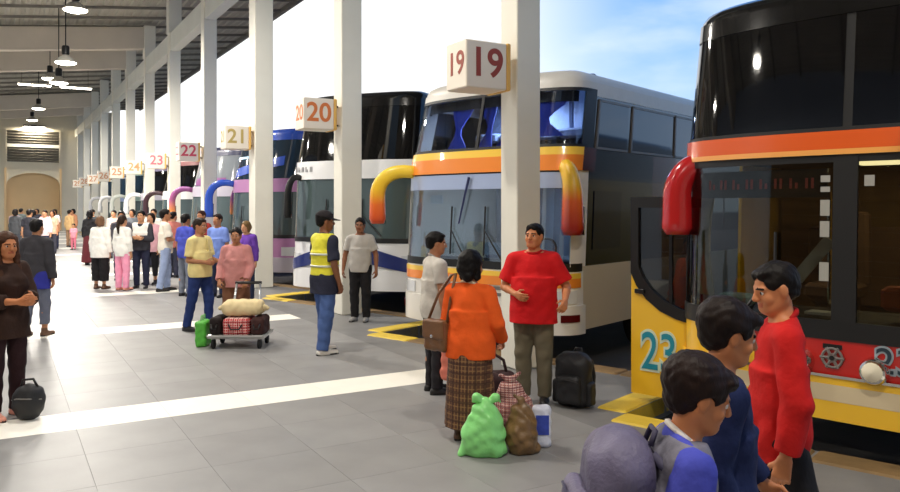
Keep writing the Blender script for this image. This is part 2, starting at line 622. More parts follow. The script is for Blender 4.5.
# ------------------------------------------------------------------ bay number boxes hung on the hall side of the columns
M_signw = mat('sign_white', C(236, 226, 210), 0.45)
M_signy = mat('sign_yellow_edge', C(226, 178, 92), 0.5)
INK = {-1: C(150, 60, 40), 0: C(158, 62, 44), 1: C(214, 120, 60), 2: C(186, 164, 96), 3: C(206, 70, 92), 4: C(226, 120, 130), 5: C(214, 160, 110)}
for k in range(-1, 11):
    s = thing('bay_sign', 'white box sign reading %s on column beside bay %s' % (SIGN[k], WORDS[k]), 'sign', (COL_X, col_y(k), 3.14), 0, 'bay number signs')
    x0, x1 = -0.87, -0.34
    MB().bbox(((x0 + x1) / 2, 0, 0.26), (x1 - x0, 0.43, 0.52), 0.012).build('sign_box', M_signw, s)
    MB().bbox((x1 + 0.028, 0, 0.26), (0.055, 0.44, 0.53), 0.012).build('end_cap', M_signy, s)
    for z in (0.1, 0.42):
        MB().tube([(x1 + 0.05, 0, z), (-0.155, 0, z)], 0.018, 8).build('bracket', M_blk, s)
    ink = mat('sign_ink_%s' % ('red' if k in (-1, 0) else SIGN[k]), INK.get(k, C(206, 150, 110)), 0.5)
    cx = (x0 + x1) / 2
    lettering('numeral', SIGN[k], 0.44, ink, s, (cx, -0.216, 0.27), (R(90), 0, 0), 0.003, 0.008)
    lettering('numeral', SIGN[k], 0.36, mat('sign_ink_side_%s' % ('red' if k in (-1, 0) else SIGN[k]), INK.get(k, C(206, 150, 110)), 0.5), s, (x0 - 0.001, 0, 0.27), (R(90), 0, R(-90)), 0.003, 0.004)

# ------------------------------------------------------------------ pendant lamps (each carries its own light)
def pendant(x, y, z, power, label):
    t = thing('pendant_lamp', label, 'lamp', (x, y, z), 0, 'pendant lamps')
    top = roof_z(x) - z + 0.15
    MB().tube([(0, 0, 0.50), (0, 0, top)], 0.018, 6).build('rod', M_blk, t)
    MB().lathe([(0.0, 0.52), (0.09, 0.52), (0.11, 0.47), (0.11, 0.27), (0.08, 0.24)], 14).build('ballast', M_blk, t, True)
    MB().lathe([(0.06, 0.25), (0.09, 0.22), (0.20, 0.14), (0.30, 0.02), (0.315, 0.0), (0.30, 0.01), (0.19, 0.125), (0.08, 0.20)], 22).build('shade', mat('lamp_shade_metal', C(196, 192, 184), 0.35, metal=0.4), t, True)
    MB().lathe([(0.0, 0.012), (0.29, 0.012), (0.285, -0.02), (0.18, -0.055), (0.0, -0.068)], 22).build('diffuser', M_lamp, t, True)
    ld = bpy.data.lights.new('lamp_light', 'AREA')
    ld.shape = 'DISK'
    ld.size = 0.5
    ld.energy = power
    ld.color = (1.0, 0.94, 0.85)
    lo = link('lamp_light', ld, t)
    lo.location = (0, 0, -0.08)
    return t
LAMPS = [(1.75, 22.7, 7.1, 'the highest in view'), (1.75, 26.2, 6.26, 'on a long thin rod'), (1.8, 30.2, 6.2, 'lower of the close pair'), (1.75, 34.6, 6.98, 'upper of the close pair'), (1.75, 45.0, 6.92, 'farthest down the hall')]
for x, y, z, wd in LAMPS:
    pendant(x, y, z, 420, 'round pendant lamp under the roof, ' + wd)
for i, (x, y) in enumerate([(1.75, 15.0), (1.75, 8.0), (1.75, 0.5), (-3.4, 22.0), (-3.4, 15.0), (-3.4, 8.0), (-3.4, 0.5), (-3.4, 30.0), (-3.4, 40.0), (1.75, 54.0), (-3.4, 54.0), (-3.4, -6.5)]):  # added lamps out of view that help light the hall
    pendant(x, y, 7.2 if x > 0 else 6.9, (360 if x > 0 else 110) if y > 12 else (195 if x > 0 else 110), 'added round pendant lamp, unseen overhead, lighting the hall')
# fluorescent battens hanging across the hall far away
for i, (x, y, z, wd) in enumerate([(1.35, 38.6, 7.57, 'leftmost'), (3.0, 38.6, 7.57, 'rightmost')]):
    t = thing('batten_lamp', 'long white tube lamp hanging across the hall, %s of the pair' % wd, 'lamp', (x, y, z - 0.35), 0, 'tube lamps')
    MB().bbox((0, 0, 0.07), (1.35, 0.12, 0.06), 0.01).build('housing', M_col, t)
    MB().tube([(-0.64, 0, 0.015), (0.64, 0, 0.015)], 0.035, 10).build('tube', M_lamp, t, True)
    for dx in (-0.5, 0.5):
        MB().tube([(dx, 0, 0.10), (dx, 0, roof_z(x + dx) - z + 0.50)], 0.008, 6).build('hanger', M_blk, t)
# flood lamp on the end wall
t = thing('wall_lamp', 'bright flood lamp above the dark louvred window', 'lamp', (2.3, YF - 0.02, 7.80), 0)
MB().bbox((0, -0.25, 0.12), (1.5, 0.45, 0.12), 0.02).build('housing', M_blk, t)
MB().bbox((0, -0.25, 0.045), (1.4, 0.36, 0.03), 0.008).build('diffuser', M_lamp, t)
MB().box((0, -0.02, 0.12), (0.3, 0.06, 0.2)).build('bracket', M_blk, t)
ld = bpy.data.lights.new('lamp_light', 'AREA')
ld.shape = 'RECTANGLE'
ld.size, ld.size_y = 1.3, 0.3
ld.energy = 450
ld.color = (1.0, 0.88, 0.68)
lo = link('lamp_light', ld, t)
lo.location = (0, -0.3, 0.02)
# ================================================================== buses
class Shell:
    """plan outline of a coach front + sides; u in [-1,1] runs round the front, |u|-1 is metres along the side"""
    def __init__(self, W=2.55, L=11.5, D=0.55, n=2.9, zs=1.0, rake_low=0.07, rake_up=0.24, brk=2.35):
        self.W, self.L, self.D, self.zs = W, L, D, zs
        self.rake_low, self.rake_up, self.brk = rake_low, rake_up, brk
        a = np.linspace(0, PI / 2, 1500)
        x = (W / 2) * np.sin(a) ** (2 / n)
        y = D * (1 - np.cos(a) ** (2 / n))
        s = np.concatenate([[0], np.cumsum(np.hypot(np.diff(x), np.diff(y)))])
        self.s, self.x, self.y = s / s[-1], x, y
        self.U = 1 + L - D
    def base(self, u):
        au, sg = abs(u), (1 if u >= 0 else -1)
        if au <= 1:
            return sg * float(np.interp(au, self.s, self.x)), float(np.interp(au, self.s, self.y))
        return sg * self.W / 2, self.D + au - 1
    def rake(self, z):
        z = z / self.zs
        lo = max(0, min(z, self.brk) - 1.05) * self.rake_low
        return lo + max(0, z - self.brk) * self.rake_up
    def P(self, u, z, off=0.0):
        x, y = self.base(u)
        e = 0.01
        xa, ya = self.base(u - e)
        xb, yb = self.base(u + e)
        tx, ty = xb - xa, yb - ya
        l = math.hypot(tx, ty) or 1
        nx_, ny_ = ty / l, -tx / l
        tum = max(0, z / self.zs - 2.4) * 0.045
        k = max(0, 1 - max(0, abs(u) - 1) / (self.L - self.D))
        yy = y + self.rake(z) * k
        return Vector((x * (1 - tum / (self.W / 2)) + nx_ * off, yy + ny_ * off, z))
    def at_x(self, x):
        """u of the front point at local x"""
        return math.copysign(float(np.interp(abs(x), self.x, self.s)), x)
    def us(self, u0, u1):
        out = [u0]
        f0, f1 = max(u0, -1.0), min(u1, 1.0)
        if f1 > f0:
            m = max(2, int((f1 - f0) / 0.07) + 1)
            out += list(np.linspace(f0, f1, m))
        for a, b in ((max(u0, 1.0), u1), (u0, min(u1, -1.0))):
            if b > a:
                m = max(2, int((b - a) / 0.9) + 2)
                out += list(np.linspace(a, b, m))
        out.append(u1)
        out = sorted(set(round(float(q), 5) for q in out))
        return out
    def patch(self, u0, u1, z0, z1, off=0.0, th=0.02, nz=None):
        us = self.us(u0, u1)
        f0 = z0 if callable(z0) else (lambda u: z0)
        f1 = z1 if callable(z1) else (lambda u: z1)
        if nz is None:
            nz = 4 if (f1(0) - f0(0)) > 0.5 else 2
        mb = MB()
        n, vs, fs = len(us), [], []
        for o in (off, off - th):
            for j in range(nz):
                for u in us:
                    z = f0(u) + (f1(u) - f0(u)) * j / (nz - 1)
                    vs.append(self.P(u, z, o))
        N = n * nz
        for j in range(nz - 1):
            for i in range(n - 1):
                a = j * n + i
                fs.append((a, a + 1, a + n + 1, a + n))
                fs.append((N + a, N + a + n, N + a + n + 1, N + a + 1))
        for i in range(n - 1):
            fs.append((i, N + i, N + i + 1, i + 1))
            b = (nz - 1) * n + i
            fs.append((b, b + 1, N + b + 1, N + b))
        for j in range(nz - 1):
            a = j * n
            fs.append((a, a + n, N + a + n, N + a))
            a = j * n + n - 1
            fs.append((a, N + a, N + a + n, a + n))
        return mb.add(vs, fs)
    def roof(self, z0, rings):
        """rings: (inset, height) from the side edge up to the flat top"""
        us = self.us(-self.U, self.U)
        mb = MB()
        n, vs, fs = len(us), [], []
        for ins, z in rings:
            for u in us:
                p = self.P(u, z0, -ins)
                vs.append((p.x, min(p.y, self.L - ins), z))
        for j in range(len(rings) - 1):
            for i in range(n):
                a, b = j * n + i, j * n + (i + 1) % n
                fs.append((a, b, b + n, a + n))
        fs.append(tuple(range((len(rings) - 1) * n, len(rings) * n)))
        return mb.add(vs, fs)

def wheel(parent, x, y, side):
    w_ = MB()
    s = side
    w_.lathe([(0.30, -0.14), (0.44, -0.14), (0.49, -0.10), (0.49, 0.10), (0.44, 0.14), (0.30, 0.14)], 26, axis='X')
    o = w_.build('wheel', mat('tyre_rubber', C(22, 21, 21), 0.8), parent, True)
    o.location = (x, y, 0.49 - 0.2)
    h = MB().lathe([(0.0, 0.06 * s), (0.10, 0.07 * s), (0.14, 0.02 * s), (0.24, 0.05 * s), (0.30, 0.12 * s), (0.30, 0.0)], 20, axis='X')
    h.build('wheel_hub', mat('wheel_steel', C(150, 150, 150), 0.35, metal=0.8), o, True)

def arch_mirror(parent, P, side, reach, drop, m_arm, m_head, r0=0.07, r1=0.13, fwd=0.25, flat=0.6, rise=0.10):
    """big horn mirror: leaves the corner high up, arcs outwards and forwards and hangs down"""
    pts, rad = [], []
    n = 16
    for i in range(n + 1):
        a = PI / 2 * min(1.0, i / 10)
        d = max(0, i - 10) / (n - 10)
        x = side * reach * math.sin(a)
        z = rise * math.sin(PI * min(1, i / 10)) - drop * 0.45 * (1 - math.cos(a)) - drop * 0.55 * d
        y = -fwd * math.sin(a)
        pts.append((P[0] + x, P[1] + y, P[2] + z))
        rad.append(r0 + (r1 - r0) * (i / n) ** 0.8)
    rad[-1] *= 0.75
    o = MB().tube(pts, rad, 12, flat=flat).build('mirror', m_arm, parent, 'all')
    g = Vector(pts[-3])
    q = MB().bbox((g.x, g.y + r1 * 0.80, g.z + 0.02), (r1 * 1.0, 0.03, drop * 0.42), 0.02).build('mirror_glass', m_head, o)
    return o

M_chrome = mat('chrome', C(222, 220, 214), 0.12, metal=1.0)
M_rub = mat('black_rubber', C(14, 14, 15), 0.5)
M_int = mat('cab_interior', C(44, 41, 40), 0.7)
M_seat = mat('seat_cloth', C(70, 62, 66), 0.8)
M_black = mat('black_coach_paint', C(9, 9, 11), 0.16, coat=0.6)
M_bglass = mat('black_tinted_glass', C(5, 5, 7), 0.04, spec=0.75)
M_under = mat('underbody', C(12, 11, 11), 0.9)

def coach(label, pos, spec, group='double-deck coaches in the bays', rz=-70.9):
    t = thing('coach_bus', label, 'bus', (pos[0], pos[1], 0.0), R(rz), group)
    S = spec['shell']
    zs = S.zs
    for row in spec['rows']:
        name, u0, u1, z0, z1, off, m = row[:7]
        if not callable(z0): z0 = z0 * zs
        if not callable(z1): z1 = z1 * zs
        par = t
        S.patch(max(u0, -S.U), min(u1, S.U), z0, z1, off, row[7] if len(row) > 7 else 0.03).build(name, m, par, True)
    top = spec.get('top', 3.45) * zs
    rf = S.roof(top, [(0.0, top - 0.01), (0.015, top + 0.05), (0.06, top + 0.11), (0.16, top + 0.16), (0.40, top + 0.19), (0.75, top + 0.20)])
    rf.build('roof', spec['roof'], t, 'all')
    MB().box((0, S.L - 0.02, 0.28 + (top - 0.28) / 2), (S.W - 0.04, 0.04, top - 0.28)).build('rear_panel', spec['roof'], t)
    MB().box((0, S.L / 2 + 0.35, 0.42), (S.W - 0.25, S.L - 1.0, 0.3)).build('underbody', M_under, t)
    for y in (2.55, 8.4):
        for s in (-1, 1):
            wheel(t, s * (S.W / 2 - 0.16), y, s)
    return t, S

def side_windows(t, S, side, z0, z1, m, starts, off=0.012):
    for a, b in starts:
        u0, u1 = (1 + a, 1 + b)
        if side < 0:
            u0, u1 = -u1, -u0
        S.patch(u0, u1, z0 * S.zs, z1 * S.zs, off, 0.02).build('side_window', m, t, True)

def wiper(t, S, x0, z0, x1, z1, m=None):
    m = m or M_rub
    a, b = S.P(S.at_x(x0), z0, 0.035), S.P(S.at_x(x1), z1, 0.035)
    mid = S.P(S.at_x((x0 + x1) / 2), (z0 + z1) / 2, 0.04)
    o = MB().tube([a, mid, b], [0.014, 0.011, 0.008], 6).build('wiper', m, t)
    d = (b - mid).normalized() if (b - mid).length else Vector((0, 0, 1))
    MB().tube([S.P(S.at_x(x1), z1 - 0.34, 0.028), S.P(S.at_x(x1), z1 + 0.30, 0.028)], 0.012, 6).build('wiper_blade', M_rub, o)

def cab(t, S, z_dash, z_floor2, z_top, seat_m, y_back=2.4, wall_m=None, watts=0, tint=(0.85, 0.92, 1.0), up=4.0):
    """lower and upper deck interior behind see-through windscreens"""
    w_ = S.W - 0.16
    MB().box((0, 1.4, z_floor2), (w_, 2.0, 0.08)).build('upper_floor', M_int, t)
    MB().box((0, y_back, (0.5 + z_top) / 2), (w_, 0.04, z_top - 0.5)).build('partition', wall_m or M_int, t)
    if watts:                                                # lamps added to brighten the decks behind the glass
        for z in (z_floor2 - 0.07, z_top - 0.02):
            lm = MB().bbox((0, 1.25, z), (0.5, 0.14, 0.04), 0.01).build('added_cabin_lamp', mat('added_cabin_glow_%d' % int(tint[2] * 100), tuple(tint) + (1,), 0.4, emit=3.0), t)
            ld_ = bpy.data.lights.new('added_cabin_light', 'AREA')
            ld_.shape = 'RECTANGLE'
            ld_.size, ld_.size_y, ld_.energy, ld_.color = 0.5, 0.14, watts * (up if z > z_floor2 else 1.0), tint
            lo_ = link('added_cabin_light', ld_, lm)
            lo_.location = (0, 1.25, z - 0.03)
    MB().box((0, 1.4, 0.62), (w_, 2.0, 0.06)).build('lower_floor', M_int, t)
    d = MB()
    pts = [(0.30, z_dash - 0.25), (0.30, z_dash - 0.05), (0.45, z_dash + 0.02), (0.75, z_dash), (0.95, z_dash - 0.12), (0.95, z_dash - 0.5)]
    n = len(pts)
    vs = [(x, y, z) for x in (-w_ / 2 + 0.25, w_ / 2 - 0.25) for y, z in pts]
    d.add(vs, [tuple(range(n)), tuple(reversed(range(n, 2 * n)))] + [(i, n + i, n + (i + 1) % n, (i + 1) % n) for i in range(n)])
    d.build('dashboard', M_int, t)
    sw = MB()
    ring = [(0.55 + 0.21 * math.cos(2 * PI * i / 18), 0.92 + 0.09 * math.sin(2 * PI * i / 18), z_dash + 0.12 + 0.17 * math.sin(2 * PI * i / 18)) for i in range(19)]
    sw.tube(ring, 0.016, 6)
    sw.tube([(0.55, 0.80, z_dash - 0.1), (0.55, 0.92, z_dash + 0.12)], 0.03, 6)
    sw.build('steering_wheel', M_rub, t, True)
    for x, zf in ((0.55, 0.65), (-0.55, 0.65), (0.75, z_floor2 + 0.04), (0.28, z_floor2 + 0.04), (-0.28, z_floor2 + 0.04), (-0.75, z_floor2 + 0.04)):
        s = MB().bbox((x, 1.55, zf + 0.42), (0.44, 0.46, 0.14), 0.04).bbox((x, 1.80, zf + 0.80), (0.44, 0.13, 0.70), 0.05).build('seat', seat_m, t)
        MB().bbox((x, 1.78, zf + 1.20), (0.26, 0.10, 0.18), 0.04).build('headrest', seat_m, s)
        MB().box((x, 1.6, zf + 0.18), (0.3, 0.3, 0.36)).build('seat_base', M_int, s)

# ------------------------------------------------------------------ white and orange coach in the bay of sign 19
M_w19 = mat('white_coach_paint', C(232, 228, 220), 0.28, coat=0.4)
M_cream = mat('cream_coach_paint', C(206, 192, 164), 0.35, coat=0.3)
M_or = mat('orange_coach_paint', C(244, 140, 48), 0.3, coat=0.4)
M_ye = mat('yellow_coach_paint', C(250, 205, 74), 0.3, coat=0.4)
M_visor = mat('silver_sun_visor', C(176, 190, 220), 0.22, metal=0.25, coat=0.4)
M_mar = mat('maroon_coach_paint', C(70, 18, 14), 0.25, coat=0.5)
M_dred = mat('dark_red_lens', C(92, 14, 12), 0.15, coat=0.5)
M_roof19 = mat('grey_white_roof', C(204, 200, 192), 0.4, var=0.04)
G_clear = glass_mat('clear_windscreen', (0.62, 0.70, 0.74, 1), 0.12)
G_up = glass_mat('upper_windscreen', (0.60, 0.68, 0.80, 1), 0.03)
M_sglass = mat('dark_side_glass', C(22, 26, 38), 0.05, spec=0.8)

S19 = Shell(W=2.84, zs=1.0, n=3.0, D=0.5)
U19 = S19.U
rows = [
    ('bumper', -1.02, 1.02, 0.26, 0.62, 0.035, M_w19, 0.06),
    ('skirt', 1.02, U19, 0.30, 1.10, 0.0, M_cream), ('skirt', -U19, -1.02, 0.30, 1.10, 0.0, M_w19),
    ('lower_panel', -1.02, 1.02, 0.62, 1.04, 0.0, M_w19),
    ('accent_stripe', -0.97, 0.97, 0.84, 0.955, 0.012, M_or), ('accent_stripe', -0.97, 0.97, 0.955, 1.02, 0.012, M_ye),
    ('belt', -0.99, 0.99, 1.04, 1.14, 0.008, M_rub),
    ('windscreen', -0.86, 0.86, 1.14, 2.08, 0.0, G_clear, 0.012),
    ('pillar', 0.86, 1.06, 1.10, 2.30, 0.005, M_w19), ('pillar', -1.06, -0.86, 1.10, 2.30, 0.005, M_w19),
    ('sun_visor', -0.86, 0.86, 2.08, 2.28, 0.012, M_visor),
    ('underside_line', -1.0, 1.0, 2.275, 2.305, 0.0, M_rub),  # thin dark strip below the orange band
    ('front_band', -1.0, 0.93, 2.30, 2.50, 0.03, M_or), ('front_band', -1.0, 0.93, 2.50, 2.60, 0.03, M_ye),
    ('band_corner', 0.93, 1.18, 2.30, 2.60, 0.025, M_mar),
    ('upper_windscreen', -0.92, -0.012, 2.63, 3.34, 0.0, G_up, 0.012), ('upper_windscreen', 0.012, 0.92, 2.63, 3.34, 0.0, G_up, 0.012),
    ('centre_post', -0.014, 0.014, 2.60, 3.36, 0.012, M_rub),
    ('window_frame', -1.0, 1.0, 2.595, 2.64, 0.008, M_rub), ('window_frame', -1.0, 1.0, 3.33, 3.38, 0.008, M_rub),
    ('pillar', 0.92, 1.12, 2.60, 3.38, 0.006, M_rub), ('pillar', -1.12, -0.92, 2.60, 3.38, 0.006, M_roof19),
    ('roof_edge', -1.12, 1.12, 3.37, 3.46, 0.01, M_roof19),
    ('roof_edge', 1.12, U19, 3.28, 3.46, 0.0, M_roof19), ('roof_edge', -U19, -1.12, 3.28, 3.46, 0.0, M_roof19),
    ('side_panel', 1.06, 2.9, 1.10, 2.58, 0.0, M_black), ('side_panel', 2.9, U19, 1.10, 2.58, 0.0, M_mar), ('side_panel', -U19, -1.06, 1.10, 2.62, 0.0, M_w19),
    ('window_band', 1.12, U19, 2.58, 3.29, 0.0, M_black), ('window_band', -U19, -1.12, 2.60, 3.29, 0.0, M_black),
]
bus19, S = coach('white coach with orange band and blue curtains beside the man in red', (5.36, 8.60), {'shell': S19, 'rows': rows, 'roof': M_roof19})
side_windows(bus19, S, 1, 2.62, 3.22, M_sglass, [(0.22, 1.02), (1.18, 2.5), (2.62, 3.95), (4.07, 5.4), (5.5, 6.9), (7.0, 8.4), (8.5, 9.9)])
side_windows(bus19, S, -1, 2.62, 3.22, M_sglass, [(0.22, 1.4), (1.5, 2.9), (3.0, 4.4)])
side_windows(bus19, S, 1, 1.30, 2.05, M_sglass, [(0.22, 0.95)])
side_windows(bus19, S, 1, 1.45, 2.05, M_sglass, [(3.1, 4.6), (4.7, 6.2)])
for a, b in ((0.22, 1.02), (1.18, 2.5), (2.62, 3.95)):                      # light frames round the side windows
    fr_ = MB()
    for u0, u1, z0, z1 in ((1 + a - 0.03, 1 + b + 0.03, 2.59, 2.62), (1 + a - 0.03, 1 + b + 0.03, 3.22, 3.25), (1 + a - 0.04, 1 + a, 2.59, 3.25)):
        p = S.patch(u0, u1, z0, z1, 0.02, 0.02, 2)
        fr_.add(p.v, p.f)
    fr_.build('window_frame', mat('window_frame_grey', C(104, 100, 98), 0.4), bus19)
cab(bus19, S, 1.12, 2.42, 3.4, mat('reflected_blue_seat', C(120, 132, 160), 0.8), wall_m=mat('reflected_blue_partition', C(150, 164, 188), 0.8, var=0.15, vscale=4), watts=14)  # blue of partition and seats stands in for bluish reflections in the glass
# blue curtains gathered behind the upper windscreen
M_curt = mat('blue_curtain', C(66, 84, 200), 0.8, var=0.2, vscale=12)
def curtain(u0, u1, ztop, zbot, name='curtain', m=None, gather=None, z_mid=None):
    mb = MB()
    nu, nz = 15, 8
    vs, fs = [], []
    for j in range(nz):
        f = j / (nz - 1)
        z = ztop + (zbot - ztop) * f
        for i in range(nu):
            g = i / (nu - 1)
            u = u0 + (u1 - u0) * g
            if gather is not None:
                k = math.exp(-((f - 0.62) / 0.30) ** 2) * 0.80
                u = u * (1 - k) + gather * k
            vs.append(S.P(u, z, -0.13 + 0.018 * math.cos(PI * i)))
    for j in range(nz - 1):
        for i in range(nu - 1):
            a = j * nu + i
            fs.append((a, a + 1, a + nu + 1, a + nu))
    mb.add(vs, fs)
    return mb.build(name, m or M_curt, bus19, 'all')
curtain(-0.40, -0.14, 3.32, 2.64, gather=-0.30)
curtain(-0.08, 0.10, 3.32, 2.64, gather=0.06)
curtain(0.10, 0.42, 3.32, 2.64, gather=0.30)
curtain(0.42, 0.80, 3.32, 2.75, gather=0.56)
pel = S.patch(-0.9, 0.9, 3.20, 3.34, -0.10, 0.02)
pel.build('curtain_rail', M_int, bus19)
# destination cards and papers behind the lower screen
for x, z, wd, hd, cc in ((-0.75, 1.95, 0.22, 0.12, C(210, 220, 235)), (0.35, 1.30, 0.4, 0.16, C(190, 200, 225)), (-0.45, 1.28, 0.5, 0.14, C(215, 215, 210)), (0.9, 1.30, 0.3, 0.18, C(150, 190, 230))):
    p = S.P(S.at_x(x), z, -0.10)
    MB().box(p, (wd, 0.01, hd)).build('window_card', mat('card_%d' % int(cc[2] * 1000), cc, 0.6), bus19)
wiper(bus19, S, -0.05, 1.16, -0.32, 1.55)
wiper(bus19, S, 0.55, 1.16, 0.25, 1.55)
MB().tube([S.P(S.at_x(-0.03), 2.24, 0.05), S.P(S.at_x(-0.10), 1.95, 0.05), S.P(S.at_x(-0.18), 1.62, 0.04)], [0.02, 0.014, 0.01], 6).build('wiper', mat('navy_plastic', C(40, 50, 96), 0.4), bus19)
for s in (-1, 1):
    a, b = sorted((s * 0.93, s * 0.79))
    lamp = S.patch(a, b, 0.42, 0.51, 0.05, 0.02).build('fog_lamp', M_dred, bus19, True)
    a, b = sorted((s * 0.92, s * 0.62))
    hl = S.patch(a, b, 0.645, 0.80, 0.02, 0.02).build('headlight', mat('headlight_lens', C(214, 216, 218), 0.08, coat=0.8), bus19, True)
S.patch(-0.35, 0.35, 0.70, 0.74, 0.012, 0.02).build('grille_line', mat('grille_grey', C(120, 116, 112), 0.4), bus19)
S.patch(-0.35, 0.35, 0.78, 0.82, 0.012, 0.02).build('grille_line', MATS['grille_grey'], bus19)
M_horn = ramp_mat('yellow_to_red_mirror_paint', 'Z', [(0.0, C(214, 70, 34)), (0.35, C(236, 110, 38)), (0.62, C(246, 196, 40)), (1.0, C(250, 216, 60))], 1.58, 2.42, 0.35, 0.4)
M_mg = mat('mirror_glass_silver', C(170, 178, 190), 0.04, metal=1.0)
arch_mirror(bus19, (-1.20, 0.25, 2.34), -1, 0.42, 0.74, M_horn, M_mg, 0.09, 0.12, 0.36, rise=0.06)
arch_mirror(bus19, (1.30, 0.26, 2.34), 1, 0.16, 0.84, ramp_mat('yellow_to_red_mirror_paint_b', 'Z', [(0.0, C(176, 40, 24)), (0.45, C(224, 96, 36)), (0.75, C(240, 190, 48)), (1.0, C(240, 190, 48))], 1.60, 2.30, 0.35, 0.4), M_mg, 0.10, 0.17, 0.06, flat=0.75, rise=0.0)

# ------------------------------------------------------------------ yellow, red and black coach 23 in the near bay
M_y23 = mat('golden_coach_paint', C(240, 190, 46), 0.3, coat=0.4)
M_r23 = mat('red_coach_paint', C(190, 28, 22), 0.3, coat=0.4)
M_tan = mat('pale_stripe_paint', C(214, 196, 160), 0.35, coat=0.3)
M_ob = mat('deep_orange_band', C(226, 92, 28), 0.3, coat=0.4)
M_ob2 = mat('pale_orange_edge', C(246, 172, 90), 0.3, coat=0.4)
G_dark = glass_mat('smoked_windscreen', (0.50, 0.52, 0.50, 1), 0.02)
S23 = Shell(W=2.90, zs=1.02, n=2.7, D=0.5, rake_low=0.05, rake_up=0.12, brk=2.25)
U23 = S23.U
wb = lambda u: 0.975 + 0.0 * u
rows = [
    ('bumper', -1.02, 1.02, 0.26, 0.40, 0.04, M_y23, 0.06), ('bumper_stripe', -1.02, 1.02, 0.40, 0.52, 0.042, M_tan, 0.06), ('bumper', -1.02, 1.02, 0.52, 0.57, 0.04, M_y23, 0.06),
    ('chrome_strip', -0.42, 0.80, 0.572, 0.592, 0.05, M_chrome),
    ('lower_panel', -0.40, 0.80, 0.57, 0.84, 0.005, M_r23), ('lower_panel', -1.02, -0.40, 0.57, 0.86, 0.005, M_y23), ('lower_panel', 0.80, 1.02, 0.57, 0.86, 0.005, M_y23),
    ('belt', -0.98, 0.98, 0.84, 0.98, 0.015, M_rub),
    ('windscreen', -0.90, -0.045, 0.98, 2.16, 0.0, G_dark, 0.012), ('windscreen', 0.045, 0.90, 0.98, 2.16, 0.0, G_dark, 0.012),
    ('centre_post', -0.05, 0.05, 0.98, 2.2, 0.015, M_rub), ('pillar', -1.06, -0.90, 0.86, 2.2, 0.006, M_rub), ('pillar', 0.90, 1.06, 0.86, 2.2, 0.006, M_rub),
    ('window_frame', -1.0, 1.0, 2.14, 2.20, 0.010, M_rub),
    ('front_band', -1.05, 1.05, 2.235, 2.37, 0.03, M_ob), ('front_band', -1.05, 1.05, 2.195, 2.235, 0.03, M_ob2),
    ('upper_windscreen', -0.96, -0.02, 2.38, 3.26, 0.0, M_bglass), ('upper_windscreen', 0.02, 0.96, 2.38, 3.26, 0.0, M_bglass),
    ('centre_post', -0.02, 0.02, 2.38, 3.28, -0.004, M_rub), ('window_frame', -1.0, 1.0, 2.365, 2.40, 0.012, M_rub),
    ('pillar', -1.1, -0.96, 2.37, 3.30, 0.004, M_black), ('pillar', 0.96, 1.1, 2.37, 3.30, 0.004, M_black),
    ('roof_edge', -U23, U23, 3.25, 3.40, 0.008, M_black),
    ('side_panel', 1.06, U23, 0.30, 2.38, 0.0, M_y23), ('side_panel', -U23, -1.95, 0.30, 2.38, 0.0, M_y23),
    ('window_band', 1.1, U23, 2.38, 3.26, 0.0, M_bglass), ('window_band', -U23, -1.1, 2.38, 3.26, 0.0, M_bglass),
]
bus23, S = coach('black and yellow coach with orange band and open door numbered 23', (5.37, 3.39), {'shell': S23, 'rows': rows, 'roof': M_black, 'top': 3.38}, rz=-75)
cab(bus23, S, 1.0, 2.30, 3.3, mat('brown_seat_cloth', C(84, 58, 38), 0.8), wall_m=mat('brown_partition', C(112, 84, 36), 0.8, var=0.35, vscale=3), watts=9, tint=(1.0, 0.80, 0.42), up=0.2)
# seat rows seen through the screen
for x in (-0.8, -0.3, 0.3, 0.8):
    MB().bbox((x, 2.2, 1.25), (0.42, 0.14, 0.8), 0.05).build('passenger_seat', mat('brown_seat_cloth', C(84, 58, 38), 0.8), bus23)
# cloth bunched at the door-side edge of the screen, pole, sun strip, stickers, papers
M_drape = mat('pale_drape', C(178, 168, 132), 0.8, var=0.15)
mb = MB()
vs, fs = [], []
for j in range(7):
    z = 2.1 - j * 0.17
    for i in range(9):
        u = -0.86 + 0.025 * i * (1.0 - 0.35 * math.sin(j * 0.5))
        p = S.P(u, z, -0.11 + 0.02 * math.cos(PI * i))
        vs.append(p)
for j in range(6):
    for i in range(8):
        a = j * 9 + i
        fs.append((a, a + 1, a + 10, a + 9))
mb.add(vs, fs).build('curtain', M_drape, bus23, 'all')
S.patch(-0.80, -0.08, 1.92, 2.14, -0.02, 0.012).build('sun_strip', mat('sun_strip_film', C(34, 54, 60), 0.3), bus23)
M_redmark = mat('faded_red_marks', C(128, 44, 36), 0.6)
for i in range(8):                                          # unreadable lettering of the name strip, as worn red blocks
    u = -0.68 + i * 0.072
    for du, z0, z1 in ((0.0, 1.99, 2.07), (0.026, 1.99, 2.07 if i % 2 else 2.035)):
        S.patch(u + du, u + du + 0.012, z0, z1, -0.012, 0.006, 2).build('name_mark', M_redmark, bus23)
MB().tube([(-0.28, 0.55, 1.0), (-0.28, 0.55, 1.98)], 0.018, 8).build('grab_pole', M_chrome, bus23)
MB().box((-0.36, 0.42, 1.42), (0.10, 0.02, 0.42), rot=Matrix.Rotation(R(38), 3, 'Y')).build('paper_roll', mat('white_paper', C(220, 214, 204), 0.7), bus23)
for z, hh in ((2.06, 0.05), (1.98, 0.04), (1.84, 0.12), (1.68, 0.12), (1.36, 0.14)):
    S.patch(-0.105, -0.065, z - hh / 2, z + hh / 2, 0.004, 0.004, 2).build('sticker', mat('sticker_white', C(160, 158, 150), 0.5), bus23)
S.patch(0.075, 0.115, 2.00, 2.08, 0.004, 0.004, 2).build('sticker', MATS['sticker_white'], bus23)
MB().box((-0.18, 0.16, 1.03), (0.26, 0.16, 0.02)).build('dash_paper', MATS['white_paper'], bus23)
